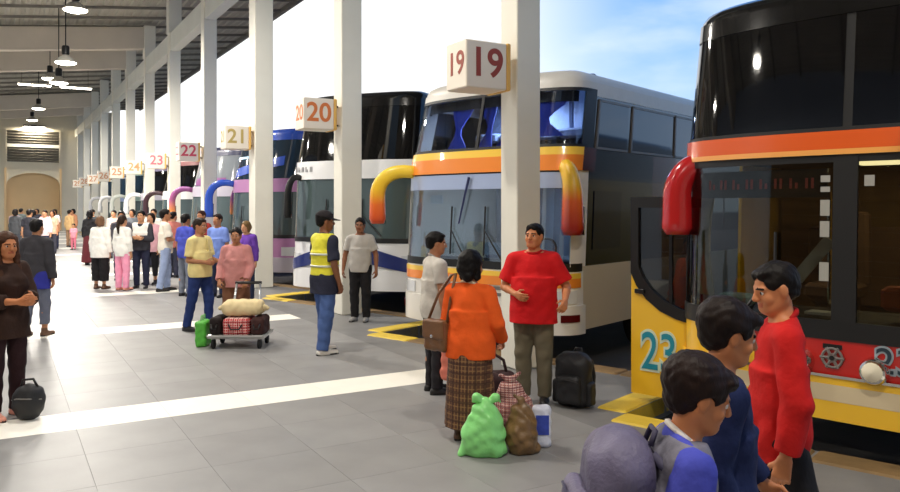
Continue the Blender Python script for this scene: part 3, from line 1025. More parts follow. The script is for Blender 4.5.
MB().bbox((0.42, 0.35, 1.16), (0.5, 0.2, 0.18), 0.03).build('dash_cushion', mat('orange_cloth', C(196, 80, 30), 0.8), bus23)
MB().bbox((-0.95, 0.30, 1.06), (0.26, 0.22, 0.10), 0.04).build('dash_bag', mat('pale_teal_plastic', C(170, 204, 200), 0.4), bus23)
wiper(bus23, S, -0.75, 1.0, -0.50, 1.35)
# round headlights on the red panel
for x in (-0.30, 0.22, 0.70, -0.82):
    p = S.P(S.at_x(x), 0.675, 0.02)
    h = MB().lathe([(0.0, -0.10), (0.055, -0.10), (0.085, -0.09), (0.098, -0.06), (0.098, 0.02)], 22, p, axis='Y').build('headlight', M_chrome, bus23, True)
    MB().lathe([(0.0, -0.125), (0.035, -0.118), (0.062, -0.10), (0.07, -0.095)], 18, p, axis='Y').build('lamp_lens', mat('lamp_lens', C(236, 226, 200), 0.1, coat=0.8), h, True)
# round wheel-like emblem
p = S.P(S.at_x(-0.075), 0.725, 0.012)
M_emb = mat('emblem_grey', C(120, 112, 108), 0.4)
em = MB()
ring = [(p.x + 0.07 * math.cos(2 * PI * i / 20), p.y - 0.006, p.z + 0.07 * math.sin(2 * PI * i / 20)) for i in range(21)]
em.tube(ring, 0.010, 6)
for i in range(6):
    a = 2 * PI * i / 6
    em.tube([(p.x + 0.025 * math.cos(a), p.y - 0.006, p.z + 0.025 * math.sin(a)), (p.x + 0.085 * math.cos(a), p.y - 0.006, p.z + 0.085 * math.sin(a))], 0.011, 6)
em.lathe([(0.0, -0.012), (0.035, -0.012), (0.035, 0.01)], 14, p, axis='Y')
em = em.build('emblem', M_emb, bus23)
MB().lathe([(0.0, -0.018), (0.018, -0.018), (0.018, 0.0)], 12, p, axis='Y').build('emblem_hub', M_rub, em)
S.patch(-0.085, -0.005, 0.79, 0.825, 0.012, 0.006, 2).build('emblem_bar', M_rub, bus23)
M_teal = mat('teal_numeral', C(38, 138, 160), 0.4)
M_pale = mat('pale_numeral_edge', C(206, 220, 200), 0.4)
p = S.P(S.at_x(0.34), 0.74, 0.012)
tilt = math.atan2(S.P(S.at_x(0.44), .74).y - S.P(S.at_x(0.24), .74).y, 0.2)
lettering('numeral', '23', 0.26, mat('numeral_grey', C(150, 160, 168), 0.4), bus23, p, (R(90), 0, tilt), 0.003, 0.014)
lettering('numeral', '23', 0.26, mat('numeral_dark', C(36, 52, 64), 0.4), bus23, p + Vector((0, -0.005, 0)), (R(90), 0, tilt), 0.003, 0.0)
# little white plate with red lettering on the yellow panel
pc = S.P(-0.62, 0.785, 0.02)
pt = math.atan2(S.P(-0.58, .785).y - S.P(-0.66, .785).y, S.P(-0.58, .785).x - S.P(-0.66, .785).x)
pl = MB().bbox((0, 0, 0), (0.30, 0.012, 0.12), 0.004).build('small_plate', mat('plate_white', C(226, 216, 196), 0.5), bus23)
pl.location = pc
pl.rotation_euler = (0, 0, pt)
for i in range(5):
    MB().box((-0.10 + 0.05 * i, -0.008, 0.0), (0.028, 0.006, 0.05 + 0.02 * (i % 2))).build('plate_mark', mat('plate_red', C(190, 70, 50), 0.5), pl)
# red horn mirror
M_rm = mat('red_mirror_paint', C(186, 30, 34), 0.2, coat=0.7)
arch_mirror(bus23, (-1.28, 0.34, 2.22), -1, 0.18, 0.62, M_rm, M_mg, 0.10, 0.14, 0.10, flat=0.8, rise=0.0)
# open front door standing out beside the corner
dr = link('door', None, bus23)
dr.location = (-1.30, 0.38, 0.08)
dr.rotation_euler = (0, 0, R(2))
def door_plate(poly, y0, y1, m, name, par):
    mb = MB().prism([(x, z) for x, z in poly], y0, y1)
    mb.v = [(x, z, y) for x, y, z in mb.v]
    mb.f = [tuple(reversed(q)) for q in mb.f]
    return mb.build(name, m, par)
lowp = [(-0.70, 0.0), (0.0, 0.0), (0.0, 0.70), (-0.10, 0.71), (-0.24, 0.74), (-0.40, 0.80), (-0.54, 0.90), (-0.64, 1.02), (-0.70, 1.14)]
door_plate(lowp, 0.0, 0.05, M_y23, 'door_panel', dr)
fr = [(-0.70, 1.14), (-0.64, 1.02), (-0.54, 0.90), (-0.40, 0.80), (-0.24, 0.74), (-0.10, 0.71), (0.0, 0.70), (0.0, 0.80), (-0.10, 0.81), (-0.22, 0.84), (-0.36, 0.90), (-0.48, 0.99), (-0.57, 1.10), (-0.62, 1.20), (-0.62, 1.76), (0.0, 1.76), (0.0, 1.86), (-0.70, 1.86)]
door_plate(fr, -0.012, 0.055, M_rub, 'door_frame', dr)
gl_ = [(0.0, 0.80), (0.0, 1.76), (-0.62, 1.76), (-0.62, 1.20), (-0.57, 1.10), (-0.48, 0.99), (-0.36, 0.90), (-0.22, 0.84), (-0.10, 0.81)]
door_plate(gl_, 0.015, 0.027, glass_mat('door_glass', (0.35, 0.36, 0.36, 1), 0.04), 'door_glass', dr)
MB().box((-0.30, 0.02, 1.28), (0.03, 0.03, 0.96)).build('door_bar', M_blk, dr)
MB().bbox((-0.60, -0.02, 0.97), (0.10, 0.03, 0.045), 0.01).build('door_handle', M_rub, dr)
lettering('numeral', '23', 0.50, M_pale, dr, (-0.41, -0.004, 0.40), (R(90), 0, 0), 0.003, 0.026, 0.74)
lettering('numeral', '23', 0.50, M_teal, dr, (-0.41, -0.009, 0.40), (R(90), 0, 0), 0.003, 0.002, 0.74)

# ------------------------------------------------------------------ the coaches in the bays further down
def far_coach(label, pos, zs, c, W=2.6, mirror=None, rz=-70.9, L=11.5):
    S = Shell(W=W, L=L, zs=zs, n=2.8, D=0.55)
    U = S.U
    g1, g2 = c['glass_up'], c['glass_low']
    rows = [
        ('bumper', -1.02, 1.02, 0.26, 0.60, 0.035, c['bumper'], 0.06),
        ('lower_panel', -1.02, 1.02, 0.60, 1.04, 0.0, c['low']),
        ('skirt', 1.02, U, 0.30, 1.10, 0.0, c['side']), ('skirt', -U, -1.02, 0.30, 1.10, 0.0, c['side']),
        ('belt', -1.0, 1.0, 1.04, 1.12, 0.01, M_rub),
        ('windscreen', -0.90, -0.012, 1.12, 2.12, 0.0, g2), ('windscreen', 0.012, 0.90, 1.12, 2.12, 0.0, g2), ('centre_post', -0.012, 0.012, 1.12, 2.12, 0.006, M_rub),
        ('pillar', 0.90, 1.06, 1.06, 2.16, 0.004, c['low']), ('pillar', -1.06, -0.90, 1.06, 2.16, 0.004, c['low']),
        ('front_band', -1.05, 1.05, 2.11, 2.42, 0.025, c['band']),
        ('upper_windscreen', -0.95, 0.95, 2.42, 3.34, 0.0, g1), ('pillar', -1.08, -0.95, 2.40, 3.36, 0.004, c['post']), ('pillar', 0.95, 1.08, 2.40, 3.36, 0.004, c['post']),
        ('roof_edge', -U, U, 3.33, 3.46, 0.008, c['roof']),
        ('side_panel', 1.05, U, 1.10, 2.42, 0.0, c['side']), ('side_panel', -U, -1.05, 1.10, 2.42, 0.0, c['side']),
        ('window_band', 1.08, U, 2.42, 3.34, 0.0, M_bglass), ('window_band', -U, -1.08, 2.42, 3.34, 0.0, M_bglass),
    ]
    t, S = coach(label, pos, {'shell': S, 'rows': rows, 'roof': c['roof']}, rz=rz)
    wiper(t, S, -0.05, 1.16 * zs, -0.45, 1.5 * zs)
    wiper(t, S, 0.75, 1.16 * zs, 0.35, 1.5 * zs)
    for s in (-1, 1):
        a, b = sorted((s * 0.92, s * 0.66))
        S.patch(a, b, 0.64 * zs, 0.84 * zs, 0.02, 0.02).build('headlight', MATS['headlight_lens'], t, True)
    MB().bbox((0, -0.05, 0.45), (0.5, 0.02, 0.13), 0.01).build('number_plate', mat('plate_white', C(226, 216, 196), 0.5), t)
    if mirror:
        m, reach, drop = mirror
        arch_mirror(t, (-1.12, 0.25, 2.32 * zs), -1, reach, drop, m, M_mg, 0.075, 0.12, 0.42)
        arch_mirror(t, (1.16, 0.25, 2.25 * zs), 1, 0.10, drop * 0.8, m, M_mg, 0.06, 0.09, 0.15, rise=0.0)
    return t, S

M_wh = mat('bright_white_coach', C(236, 236, 236), 0.25, coat=0.4)
M_navy = mat('navy_coach_paint', C(34, 48, 112), 0.3, coat=0.4)
M_blue = mat('royal_blue_coach', C(40, 84, 196), 0.25, coat=0.5)
M_pink = mat('lilac_coach_paint', C(184, 128, 176), 0.3, coat=0.4)
M_silv = mat('silver_coach_paint', C(186, 180, 192), 0.3, metal=0.2, coat=0.4)
M_purp = mat('purple_mirror_paint', C(122, 62, 120), 0.3, coat=0.4)
M_tglass = mat('teal_blue_glass', C(26, 48, 66), 0.05, spec=0.8)
M_gglass = mat('grey_green_glass', C(70, 84, 84), 0.08, spec=0.8)
M_lglass = mat('pale_grey_glass', C(120, 126, 132), 0.1, spec=0.8)

b20, S = far_coach('white coach with a huge black upper windscreen and blue flash', (5.60, 13.36), 1.125,
    dict(glass_up=M_bglass, glass_low=M_gglass, bumper=M_wh, low=M_wh, side=M_wh, band=M_wh, post=M_black, roof=M_black), W=2.86, rz=-55, L=9.0)
for i, u in enumerate((-0.80, -0.73, -0.66, -0.59, -0.52)):
    for du, z0, z1 in ((0.0, 2.52, 2.62), (0.024, 2.52, 2.57 if i % 2 else 2.62)):
        S.patch(u + du, u + du + 0.012, z0, z1, 0.032, 0.006, 2).build('name_mark', mat('name_mark_grey', C(150, 150, 152), 0.5), b20)
S.patch(-1.0, -0.2, lambda u: 0.55 + 0.34 * (u + 1.0), lambda u: 0.72 + 0.50 * (u + 1.0), 0.045, 0.03).build('blue_flash', M_navy, b20, True)
S.patch(0.2, 1.0, lambda u: 0.55 + 0.34 * (1.0 - u), lambda u: 0.74 + 0.50 * (1.0 - u), 0.045, 0.03).build('blue_flash', M_navy, b20, True)
S.patch(-1.9, -0.98, 0.62, 0.86, 0.02, 0.02).build('blue_flash', M_navy, b20, True)
arch_mirror(b20, (-1.14, 0.25, 2.38), -1, 0.10, 0.75, M_rub, M_mg, 0.05, 0.09, 0.36)

b21, S = far_coach('blue and lilac coach with a bent blue horn mirror', (5.36, 18.75), 1.045,
    dict(glass_up=M_tglass, glass_low=M_gglass, bumper=M_silv, low=M_pink, side=M_blue, band=M_pink, post=M_blue, roof=M_blue), mirror=(M_blue, 0.50, 0.85))
S.patch(-0.8, 0.2, 3.05, 3.12, 0.014, 0.01, 2).build('pale_stripe', mat('pale_blue_stripe', C(150, 190, 214), 0.4), b21)
S.patch(-1.0, 0.6, lambda u: 2.72 + 0.22 * u, lambda u: 2.95 + 0.22 * u, 0.014, 0.01).build('blue_flash', M_blue, b21, True)

b22, S = far_coach('silver coach with dark blue roof and purple horn mirror', (5.40, 23.85), 1.02,
    dict(glass_up=M_lglass, glass_low=M_gglass, bumper=M_ye, low=M_silv, side=M_silv, band=M_silv, post=M_silv, roof=mat('dark_blue_roof', C(30, 34, 70), 0.3, coat=0.4)),
    mirror=(ramp_mat('purple_to_orange_mirror', 'Z', [(0.0, C(226, 140, 70)), (0.4, C(150, 80, 120)), (1.0, C(116, 60, 124))], 1.7, 2.6, 0.35), 0.5, 0.85))
S.patch(-0.5, 0.5, 2.5, 2.72, 0.014, 0.01).build('purple_flash', M_purp, b22, True)
b23, S = far_coach('black coach with white brow and dark arched mirror', (5.40, 28.95), 1.0,
    dict(glass_up=M_bglass, glass_low=M_gglass, bumper=M_wh, low=M_silv, side=M_black, band=M_wh, post=M_black, roof=mat('dull_red_roof', C(120, 60, 60), 0.4)),
    mirror=(mat('dark_maroon_mirror', C(52, 26, 34), 0.3, coat=0.4), 0.5, 0.85))
b24, S = far_coach('grey-violet coach next beyond the black coach with white brow', (5.40, 34.05), 1.0,
    dict(glass_up=M_bglass, glass_low=M_gglass, bumper=M_wh, low=M_wh, side=M_silv, band=M_silv, post=mat('violet_grey_paint', C(110, 104, 130), 0.3), roof=MATS['violet_grey_paint']), mirror=(M_wh, 0.5, 0.8))
for i, (nm, c1, c2) in enumerate((('pale green coach behind the middle of the crowd', C(150, 176, 166), C(210, 214, 206)), ('blue-grey coach behind the far columns', C(120, 136, 170), C(220, 220, 220)), ('white coach in the last bay before the end wall', C(226, 224, 220), C(200, 200, 204)))):
    ma, mb_ = mat('far_paint_a%d' % i, c1, 0.3, coat=0.3), mat('far_paint_b%d' % i, c2, 0.3, coat=0.3)
    far_coach(nm, (5.42, 39.15 + 5.1 * i), 1.0, dict(glass_up=M_tglass, glass_low=M_gglass, bumper=mb_, low=mb_, side=ma, band=ma, post=ma, roof=ma), mirror=(mb_, 0.5, 0.8))
# ================================================================== soft shapes: blended distance fields turned into one smooth surface
class Soft:
    def __init__(self, vox):
        self.vox, self.pr = vox, []
    def cone(self, p1, r1, p2, r2, k=0.02, cut=None, op='u'):
        p1, p2 = np.array(p1, float), np.array(p2, float)
        m = max(r1, r2) + 2 * k + 2 * self.vox
        lo, hi = np.minimum(p1, p2) - m, np.maximum(p1, p2) + m
        ba = p2 - p1
        L2 = max(float(ba @ ba), 1e-9)
        def f(X, Y, Z):
            x, y, z = X - p1[0], Y - p1[1], Z - p1[2]
            t = np.clip((x * ba[0] + y * ba[1] + z * ba[2]) / L2, 0, 1)
            d = np.sqrt((x - t * ba[0]) ** 2 + (y - t * ba[1]) ** 2 + (z - t * ba[2]) ** 2) - (r1 + t * (r2 - r1))
            if cut is not None:                      # flat end: (point, outward direction)
                q, n = cut
                d = np.maximum(d, (X - q[0]) * n[0] + (Y - q[1]) * n[1] + (Z - q[2]) * n[2])
            return d
        self.pr.append((f, lo, hi, k, op))
        return self
    def ell(self, c, r, k=0.02, rot=None, op='u'):
        c, r = np.array(c, float), np.array(r, float)
        m = (max(r) if rot is not None else r) + 2 * k + 2 * self.vox
        lo, hi = c - m, c + m
        Mi = np.array(rot).T if rot is not None else None
        def f(X, Y, Z):
            x, y, z = X - c[0], Y - c[1], Z - c[2]
            if Mi is not None:
                x, y, z = (Mi[0, 0] * x + Mi[0, 1] * y + Mi[0, 2] * z, Mi[1, 0] * x + Mi[1, 1] * y + Mi[1, 2] * z, Mi[2, 0] * x + Mi[2, 1] * y + Mi[2, 2] * z)
            k0 = np.sqrt((x / r[0]) ** 2 + (y / r[1]) ** 2 + (z / r[2]) ** 2)
            k1 = np.sqrt((x / r[0] ** 2) ** 2 + (y / r[1] ** 2) ** 2 + (z / r[2] ** 2) ** 2)
            return k0 * (k0 - 1) / np.maximum(k1, 1e-6)
        self.pr.append((f, lo, hi, k, op))
        return self
    def rbox(self, c, h, r, k=0.01, rot=None, op='u'):
        c, h = np.array(c, float), np.array(h, float)
        m = (np.linalg.norm(h) if rot is not None else h) + r + 2 * k + 2 * self.vox
        lo, hi = c - m, c + m
        Mi = np.array(rot).T if rot is not None else None
        hh = h - r
        def f(X, Y, Z):
            x, y, z = X - c[0], Y - c[1], Z - c[2]
            if Mi is not None:
                x, y, z = (Mi[0, 0] * x + Mi[0, 1] * y + Mi[0, 2] * z, Mi[1, 0] * x + Mi[1, 1] * y + Mi[1, 2] * z, Mi[2, 0] * x + Mi[2, 1] * y + Mi[2, 2] * z)
            x, y, z = np.abs(x) - hh[0], np.abs(y) - hh[1], np.abs(z) - hh[2]
            return np.sqrt(np.maximum(x, 0) ** 2 + np.maximum(y, 0) ** 2 + np.maximum(z, 0) ** 2) + np.minimum(np.maximum(np.maximum(x, y), z), 0) - r
        self.pr.append((f, lo, hi, k, op))
        return self
    def fn(self, f, lo, hi, k=0.01, op='u'):
        self.pr.append((f, np.array(lo, float), np.array(hi, float), k, op))
        return self
    def mesh(self, noise=0.0, nf=20.0, planes=()):
        v = self.vox
        un = [p for p in self.pr if p[4] == 'u']
        lo = np.min([p[1] for p in un], 0) - 2 * v
        hi = np.max([p[2] for p in un], 0) + 2 * v
        n = np.ceil((hi - lo) / v).astype(int) + 1
        ax = [lo[i] + v * np.arange(n[i]) for i in range(3)]
        A = np.full(n, 0.25, np.float32)
        for f, l, h, k, op in self.pr:
            a = np.clip(np.floor((l - lo) / v).astype(int), 0, n - 1)
            b = np.clip(np.ceil((h - lo) / v).astype(int) + 1, 1, n)
            if np.any(b <= a):
                continue
            sl = tuple(slice(a[i], b[i]) for i in range(3))
            X, Y, Z = ax[0][sl[0]][:, None, None], ax[1][sl[1]][None, :, None], ax[2][sl[2]][None, None, :]
            d = f(X, Y, Z).astype(np.float32)
            o = A[sl]
            if op == 'u':
                q = np.maximum(k - np.abs(o - d), 0) / k
                A[sl] = np.minimum(o, d) - q * q * k * 0.25
            elif op == 's':
                q = np.maximum(k - np.abs(o + d), 0) / k
                A[sl] = np.maximum(o, -d) + q * q * k * 0.25
        X, Y, Z = ax[0][:, None, None], ax[1][None, :, None], ax[2][None, None, :]
        if noise:
            A += (noise * np.sin(nf * X + 3.1 * np.sin(nf * 0.43 * Z + 1.3)) * np.sin(nf * 1.27 * Z + 2.2 * np.sin(nf * 0.6 * Y + 0.7 * nf * X)) +
                  0.6 * noise * np.sin(nf * 1.9 * Y + 2.0 * np.sin(nf * 0.8 * Z)) * np.sin(nf * 2.3 * X + nf * Z)).astype(np.float32)
        for q, nn in planes:                         # keep what lies behind each plane
            A = np.maximum(A, ((X - q[0]) * nn[0] + (Y - q[1]) * nn[1] + (Z - q[2]) * nn[2]).astype(np.float32))
        return nets(A, lo, v)

def nets(A, lo, v):
    ins = A < 0
    c = [(0, 0, 0), (1, 0, 0), (0, 1, 0), (1, 1, 0), (0, 0, 1), (1, 0, 1), (0, 1, 1), (1, 1, 1)]
    nx_, ny_, nz_ = A.shape
    cnt = np.zeros((nx_ - 1, ny_ - 1, nz_ - 1), np.int8)
    for dx, dy, dz in c:
        cnt += ins[dx:nx_ - 1 + dx, dy:ny_ - 1 + dy, dz:nz_ - 1 + dz]
    act = (cnt > 0) & (cnt < 8)
    idx = np.argwhere(act)
    ids = np.full(act.shape, -1, np.int64)
    ids[act] = np.arange(len(idx))
    val = np.stack([A[idx[:, 0] + d[0], idx[:, 1] + d[1], idx[:, 2] + d[2]] for d in c], 1)
    P = np.zeros((len(idx), 3))
    w = np.zeros(len(idx))
    cc = np.array(c, float)
    for a in range(8):
        for b in range(a + 1, 8):
            if np.abs(cc[a] - cc[b]).sum() != 1:
                continue
            va, vb = val[:, a], val[:, b]
            m = (va < 0) != (vb < 0)
            t = np.where(m, va / np.where(m, va - vb, 1), 0)
            P += np.where(m[:, None], cc[a] + t[:, None] * (cc[b] - cc[a]), 0)
            w += m
    P = lo + v * (idx + P / w[:, None])
    F = []
    for axis in range(3):
        s0 = [slice(None)] * 3; s1 = [slice(None)] * 3
        s0[axis], s1[axis] = slice(0, -1), slice(1, None)
        ch = ins[tuple(s0)] != ins[tuple(s1)]
        e = np.argwhere(ch)
        o1, o2 = [(1, 2), (2, 0), (0, 1)][axis]
        e = e[(e[:, o1] > 0) & (e[:, o2] > 0) & (e[:, o1] < A.shape[o1] - 1) & (e[:, o2] < A.shape[o2] - 1)]
        if not len(e):
            continue
        d1, d2 = np.zeros(3, int), np.zeros(3, int)
        d1[o1], d2[o2] = 1, 1
        q = [ids[tuple((e - d1 - d2).T)], ids[tuple((e - d2).T)], ids[tuple(e.T)], ids[tuple((e - d1).T)]]
        q = np.stack(q, 1)
        neg = ins[tuple(e.T)]
        q[~neg] = q[~neg][:, ::-1]
        F.append(q)
    F = np.concatenate(F)
    return P, F

def soft_obj(name, PF, mats, parent=None, mi=None):
    P, F = PF
    me = bpy.data.meshes.new(name)
    me.vertices.add(len(P))
    me.vertices.foreach_set('co', P.astype(np.float32).ravel())
    me.loops.add(4 * len(F))
    me.loops.foreach_set('vertex_index', F.astype(np.int32).ravel())
    me.polygons.add(len(F))
    me.polygons.foreach_set('loop_start', np.arange(0, 4 * len(F), 4, dtype=np.int32))
    me.polygons.foreach_set('use_smooth', np.ones(len(F), bool))
    for m in (mats if isinstance(mats, (list, tuple)) else [mats]):
        me.materials.append(m)
    if mi is not None:
        me.polygons.foreach_set('material_index', mi.astype(np.int32))
    me.update(calc_edges=True)
    me.validate()
    return link(name, me, parent)

# ================================================================== people
def nrm(v):
    v = np.array(v, float)
    return v / np.linalg.norm(v)
def rotx(a):
    c_, s_ = math.cos(R(a)), math.sin(R(a))
    return np.array([[1, 0, 0], [0, c_, -s_], [0, s_, c_]])
def roty(a):
    c_, s_ = math.cos(R(a)), math.sin(R(a))
    return np.array([[c_, 0, s_], [0, 1, 0], [-s_, 0, c_]])
def rotz(a):
    c_, s_ = math.cos(R(a)), math.sin(R(a))
    return np.array([[c_, -s_, 0], [s_, c_, 0], [0, 0, 1]])

def fabric(name, col, rough=0.85, var=0.10):
    return mat(name, col, rough, var=var, vscale=9, bump=0.45, bscale=15, spec=0.25)
def skin_mat(name, col):
    return mat('skin_' + name, col, 0.5, var=0.06, vscale=14, spec=0.35)
SKIN = {'tan': C(176, 122, 88), 'light': C(200, 148, 112), 'deep': C(138, 90, 62), 'warm': C(196, 126, 82)}
M_eye = mat('eye_white', C(226, 220, 212), 0.2)
M_iris = mat('eye_iris', C(38, 24, 16), 0.15)

def person(label, loc, H, phi, wear, pose=None, skin='tan', hair=('short', C(24, 18, 15)), vox=0.012, fem=False, belly=0.0, head=1.0, group=None, build=1.0, fingers=True):
    """standing figure, facing local +Y, its right side at +X; phi = clockwise turn from facing away from the camera"""
    pose = pose or {}
    s = H / 1.70
    b = build
    A = lambda *v: np.array(v, float)
    # ---- joints
    legs = pose.get('legs', {})
    J = {}
    hipx = 0.088 * (1.05 if fem else 1.0)
    low = 9
    for side, sg in (('R', 1), ('L', -1)):
        th, sh = legs.get(side, ((0.03 * sg, 0.0, -1), (0.0, -0.03, -1)))[:2]
        hip = A(sg * hipx, 0, 0)
        kn = hip + 0.415 * nrm(th)
        an = kn + 0.40 * nrm(sh)
        J[side] = [hip, kn, an]
        ft = legs.get(side, (0, 0))[2] if len(legs.get(side, (0, 0))) > 2 else (0.12 * sg, 1, 0)
        J[side].append(nrm(ft))
        low = min(low, an[2] + min(0, 0.14 * nrm(ft)[2]))
    pel = A(0, 0, 0.075 - low)
    for side in 'RL':
        for i in range(3):
            J[side][i] = J[side][i] + pel
    lf, ls = pose.get('lean', (0, 0))
    T = rotz(-pose.get('twist', 0)) @ roty(ls) @ rotx(-lf)
    tp = lambda x, y, z: pel + T @ A(x, y, z)
    hy, hp = pose.get('head', (0, 0))
    HT = T @ rotz(-hy) @ rotx(-hp)
    neck = tp(0, 0.0, 0.585)
    hd = lambda x, y, z: neck + HT @ (A(x, y, z - 0.585) * head)
    arms = pose.get('arms', {})
    AR = {}
    for side, sg in (('R', 1), ('L', -1)):
        up, fo, hint, curl = arms.get(side, ((0.16 * sg, -0.04, -1), (0.05 * sg, 0.16, -1), (-0.2 * sg, 1, 0), 0.5))
        sh = tp(sg * (0.155 if fem else 0.172) * (0.5 + 0.5 * b), -0.005, 0.462)
        up, fo = T @ nrm(up), T @ nrm(fo)
        el = sh + 0.285 * up
        wr = el + 0.245 * fo
        AR[side] = (sh, el, wr, up, fo, T @ nrm(hint), curl, sg)
    sh_w = (0.118 if fem else 0.135) * (0.5 + 0.5 * b)
    # ---- the body: one continuous surface
    V = vox / s
    body = Soft(V)
    hipw = 0.172 if fem else 0.160
    def torso(S_, e=0.0, k=0.05):
        S_.ell(tp(0, -0.005, 0.03), (hipw * b + e, 0.118 * b + e, 0.125 + e), k, T)
        S_.ell(tp(0, 0.008 + belly * 0.35, 0.17), ((0.128 if fem else 0.142) * b + e + belly * 0.4, 0.102 * b + e + belly * 0.7, 0.15 + e), k, T)
        S_.ell(tp(0, 0.0, 0.36), ((0.142 if fem else 0.158) * b + e, 0.108 * b + e, 0.165 + e), k, T)
        S_.cone(tp(-sh_w, -0.01, 0.460), 0.056 + e, tp(sh_w, -0.01, 0.460), 0.056 + e, k)
        for sg in (-1, 1):
            S_.cone(tp(sh_w * sg, -0.012, 0.468), 0.045 + e, tp(0.03 * sg, -0.012, 0.525), 0.042 + e, 0.03)
        if fem:
            for sg in (-1, 1):
                S_.ell(tp(0.068 * sg, 0.085, 0.345), (0.062 + e, 0.052 + e, 0.062 + e), 0.04, T)
    def drop(S_, za, zb, ax_, ay_, y0):
        """cloth falling as an elliptic tube along the trunk"""
        Ti = T.T
        def f(X, Y, Z):
            x, y, z = X - pel[0], Y - pel[1], Z - pel[2]
            lx, ly, lz = (Ti[i, 0] * x + Ti[i, 1] * y + Ti[i, 2] * z for i in range(3))
            d = (np.sqrt((lx / ax_) ** 2 + ((ly - y0) / ay_) ** 2) - 1) * ay_
            return np.maximum(d, np.abs(lz - (za + zb) / 2) - (zb - za) / 2)
        m_ = (zb - za) / 2 + ax_ + 0.06
        c0 = tp(0, y0, (za + zb) / 2)
        S_.fn(f, c0 - m_, c0 + m_, 0.06)
    torso(body)
    body.cone(tp(0, -0.012, 0.50), 0.060, hd(0, -0.005, 0.64), 0.054 * head, 0.03)
    for side in 'RL':
        h_, kn, an, ft = J[side]
        body.cone(h_ + A(0, 0, -0.02), 0.084 * b, kn, 0.054, 0.03)
        body.cone(kn, 0.053, kn + 0.35 * (an - kn) + A(0, -0.012, 0), 0.054, 0.02)
        body.cone(kn + 0.35 * (an - kn) + A(0, -0.012, 0), 0.054, an, 0.034, 0.02)
        f = ft
        body.cone(an + A(0, 0, -0.035) - 0.03 * f, 0.036, an + A(0, 0, -0.045) + 0.13 * f, 0.026, 0.02)
        sh, el, wr, up, fo, hint, curl, sg = AR[side]
        body.cone(sh, 0.054 * b, el, 0.040, 0.03)
        body.cone(el, 0.040, el + 0.3 * (wr - el), 0.039, 0.012)
        body.cone(el + 0.3 * (wr - el), 0.039, wr, 0.026, 0.012)
        # hand: palm, four fingers of different length, thumb leaving the side of the palm
        d = fo
        t_ = hint - d * (hint @ d)
        t_ = t_ / np.linalg.norm(t_)
        n_ = np.cross(d, t_) * (-1 if sg > 0 else 1)
        hs = 1.0
        if fingers:
            for i, (off, ln) in enumerate(((0.030, 0.90), (0.011, 1.0), (-0.009, 0.94), (-0.028, 0.74))):
                kn_ = wr + d * (0.088 - 0.004 * abs(i - 1)) * hs + t_ * off
                body.cone(wr + d * 0.012 + t_ * off * 0.55, 0.018, kn_, 0.0125, 0.010)
                a1, a2 = curl * 0.9 + 0.06 * i, curl * 1.9 + 0.1 * i
                d1 = d * math.cos(a1) + n_ * math.sin(a1)
                d2 = d * math.cos(a2) + n_ * math.sin(a2)
                m1 = kn_ + d1 * 0.044 * ln + t_ * off * 0.10
                m2 = m1 + d2 * 0.040 * ln
                body.cone(kn_, 0.0105, m1, 0.0095, 0.004)
                body.cone(m1, 0.0095, m2, 0.0078, 0.004)
            b0 = wr + d * 0.026 + t_ * 0.020
            d1 = nrm(d * 0.62 + t_ * 0.75 + n_ * 0.28)
            d2 = nrm(d * 0.9 + t_ * (0.35 - 0.2 * curl) + n_ * (0.2 + 0.5 * curl))
            b1 = b0 + d1 * 0.046
            body.cone(b0, 0.016, b1, 0.0118, 0.008)
            body.cone(b1, 0.0115, b1 + d2 * 0.042, 0.009, 0.004)
        else:
            body.cone(wr, 0.024, wr + d * 0.09, 0.026, 0.015)
            body.cone(wr + d * 0.09, 0.024, wr + d * 0.12 + n_ * 0.05, 0.014, 0.015)
            body.cone(wr + d * 0.03, 0.015, wr + d * 0.07 + t_ * 0.05, 0.011, 0.01)
    # head with brow, sockets, nose, lips, ears, chin
    h = head
    body.ell(hd(0, -0.012, 0.712), A(0.074, 0.096, 0.088) * h, 0.02, HT)
    body.ell(hd(0, 0.028, 0.672), A(0.061, 0.066, 0.092) * h, 0.03, HT)
    body.cone(hd(-0.018, 0.062, 0.606), 0.026 * h, hd(0.018, 0.062, 0.606), 0.026 * h, 0.03)
    for sg in (-1, 1):
        body.cone(hd(0.050 * sg, 0.0, 0.635), 0.020 * h, hd(0.02 * sg, 0.06, 0.603), 0.020 * h, 0.03)
        body.ell(hd(0.040 * sg, 0.068, 0.655), A(0.022, 0.020, 0.022) * h, 0.02, HT)
        body.cone(hd(0.014 * sg, 0.090, 0.706), 0.010 * h, hd(0.046 * sg, 0.078, 0.706), 0.009 * h, 0.012)
        body.ell(hd(0.031 * sg, 0.104, 0.688), A(0.017, 0.014, 0.011) * h, 0.010, HT, op='s')
        body.ell(hd(0.077 * sg, -0.002, 0.680), A(0.010, 0.021, 0.032) * h, 0.008, HT)
        body.ell(hd(0.011 * sg, 0.104, 0.657), A(0.009, 0.010, 0.008) * h, 0.006, HT)
    body.cone(hd(0, 0.092, 0.700), 0.009 * h, hd(0, 0.112, 0.662), 0.0125 * h, 0.010)
    body.ell(hd(0, 0.089, 0.634), A(0.024, 0.012, 0.0065) * h, 0.006, HT)
    body.ell(hd(0, 0.087, 0.622), A(0.021, 0.012, 0.0075) * h, 0.006, HT)
    P, F = body.mesh()
    ms = skin_mat(skin, SKIN[skin])
    hcol = hair[1]
    m_hair = mat('hair_%d_%d_%d' % tuple(int(q * 999) for q in hcol[:3]), tuple(q * 0.55 for q in hcol[:3]) + (1,), 0.55, var=0.3, vscale=30, stretch=(1, 1, 0.25), bump=0.2, bscale=90, spec=0.2)
    m_lip = mat('lip_' + skin, tuple(np.array(SKIN[skin]) * A(0.80, 0.52, 0.52, 1)), 0.4)
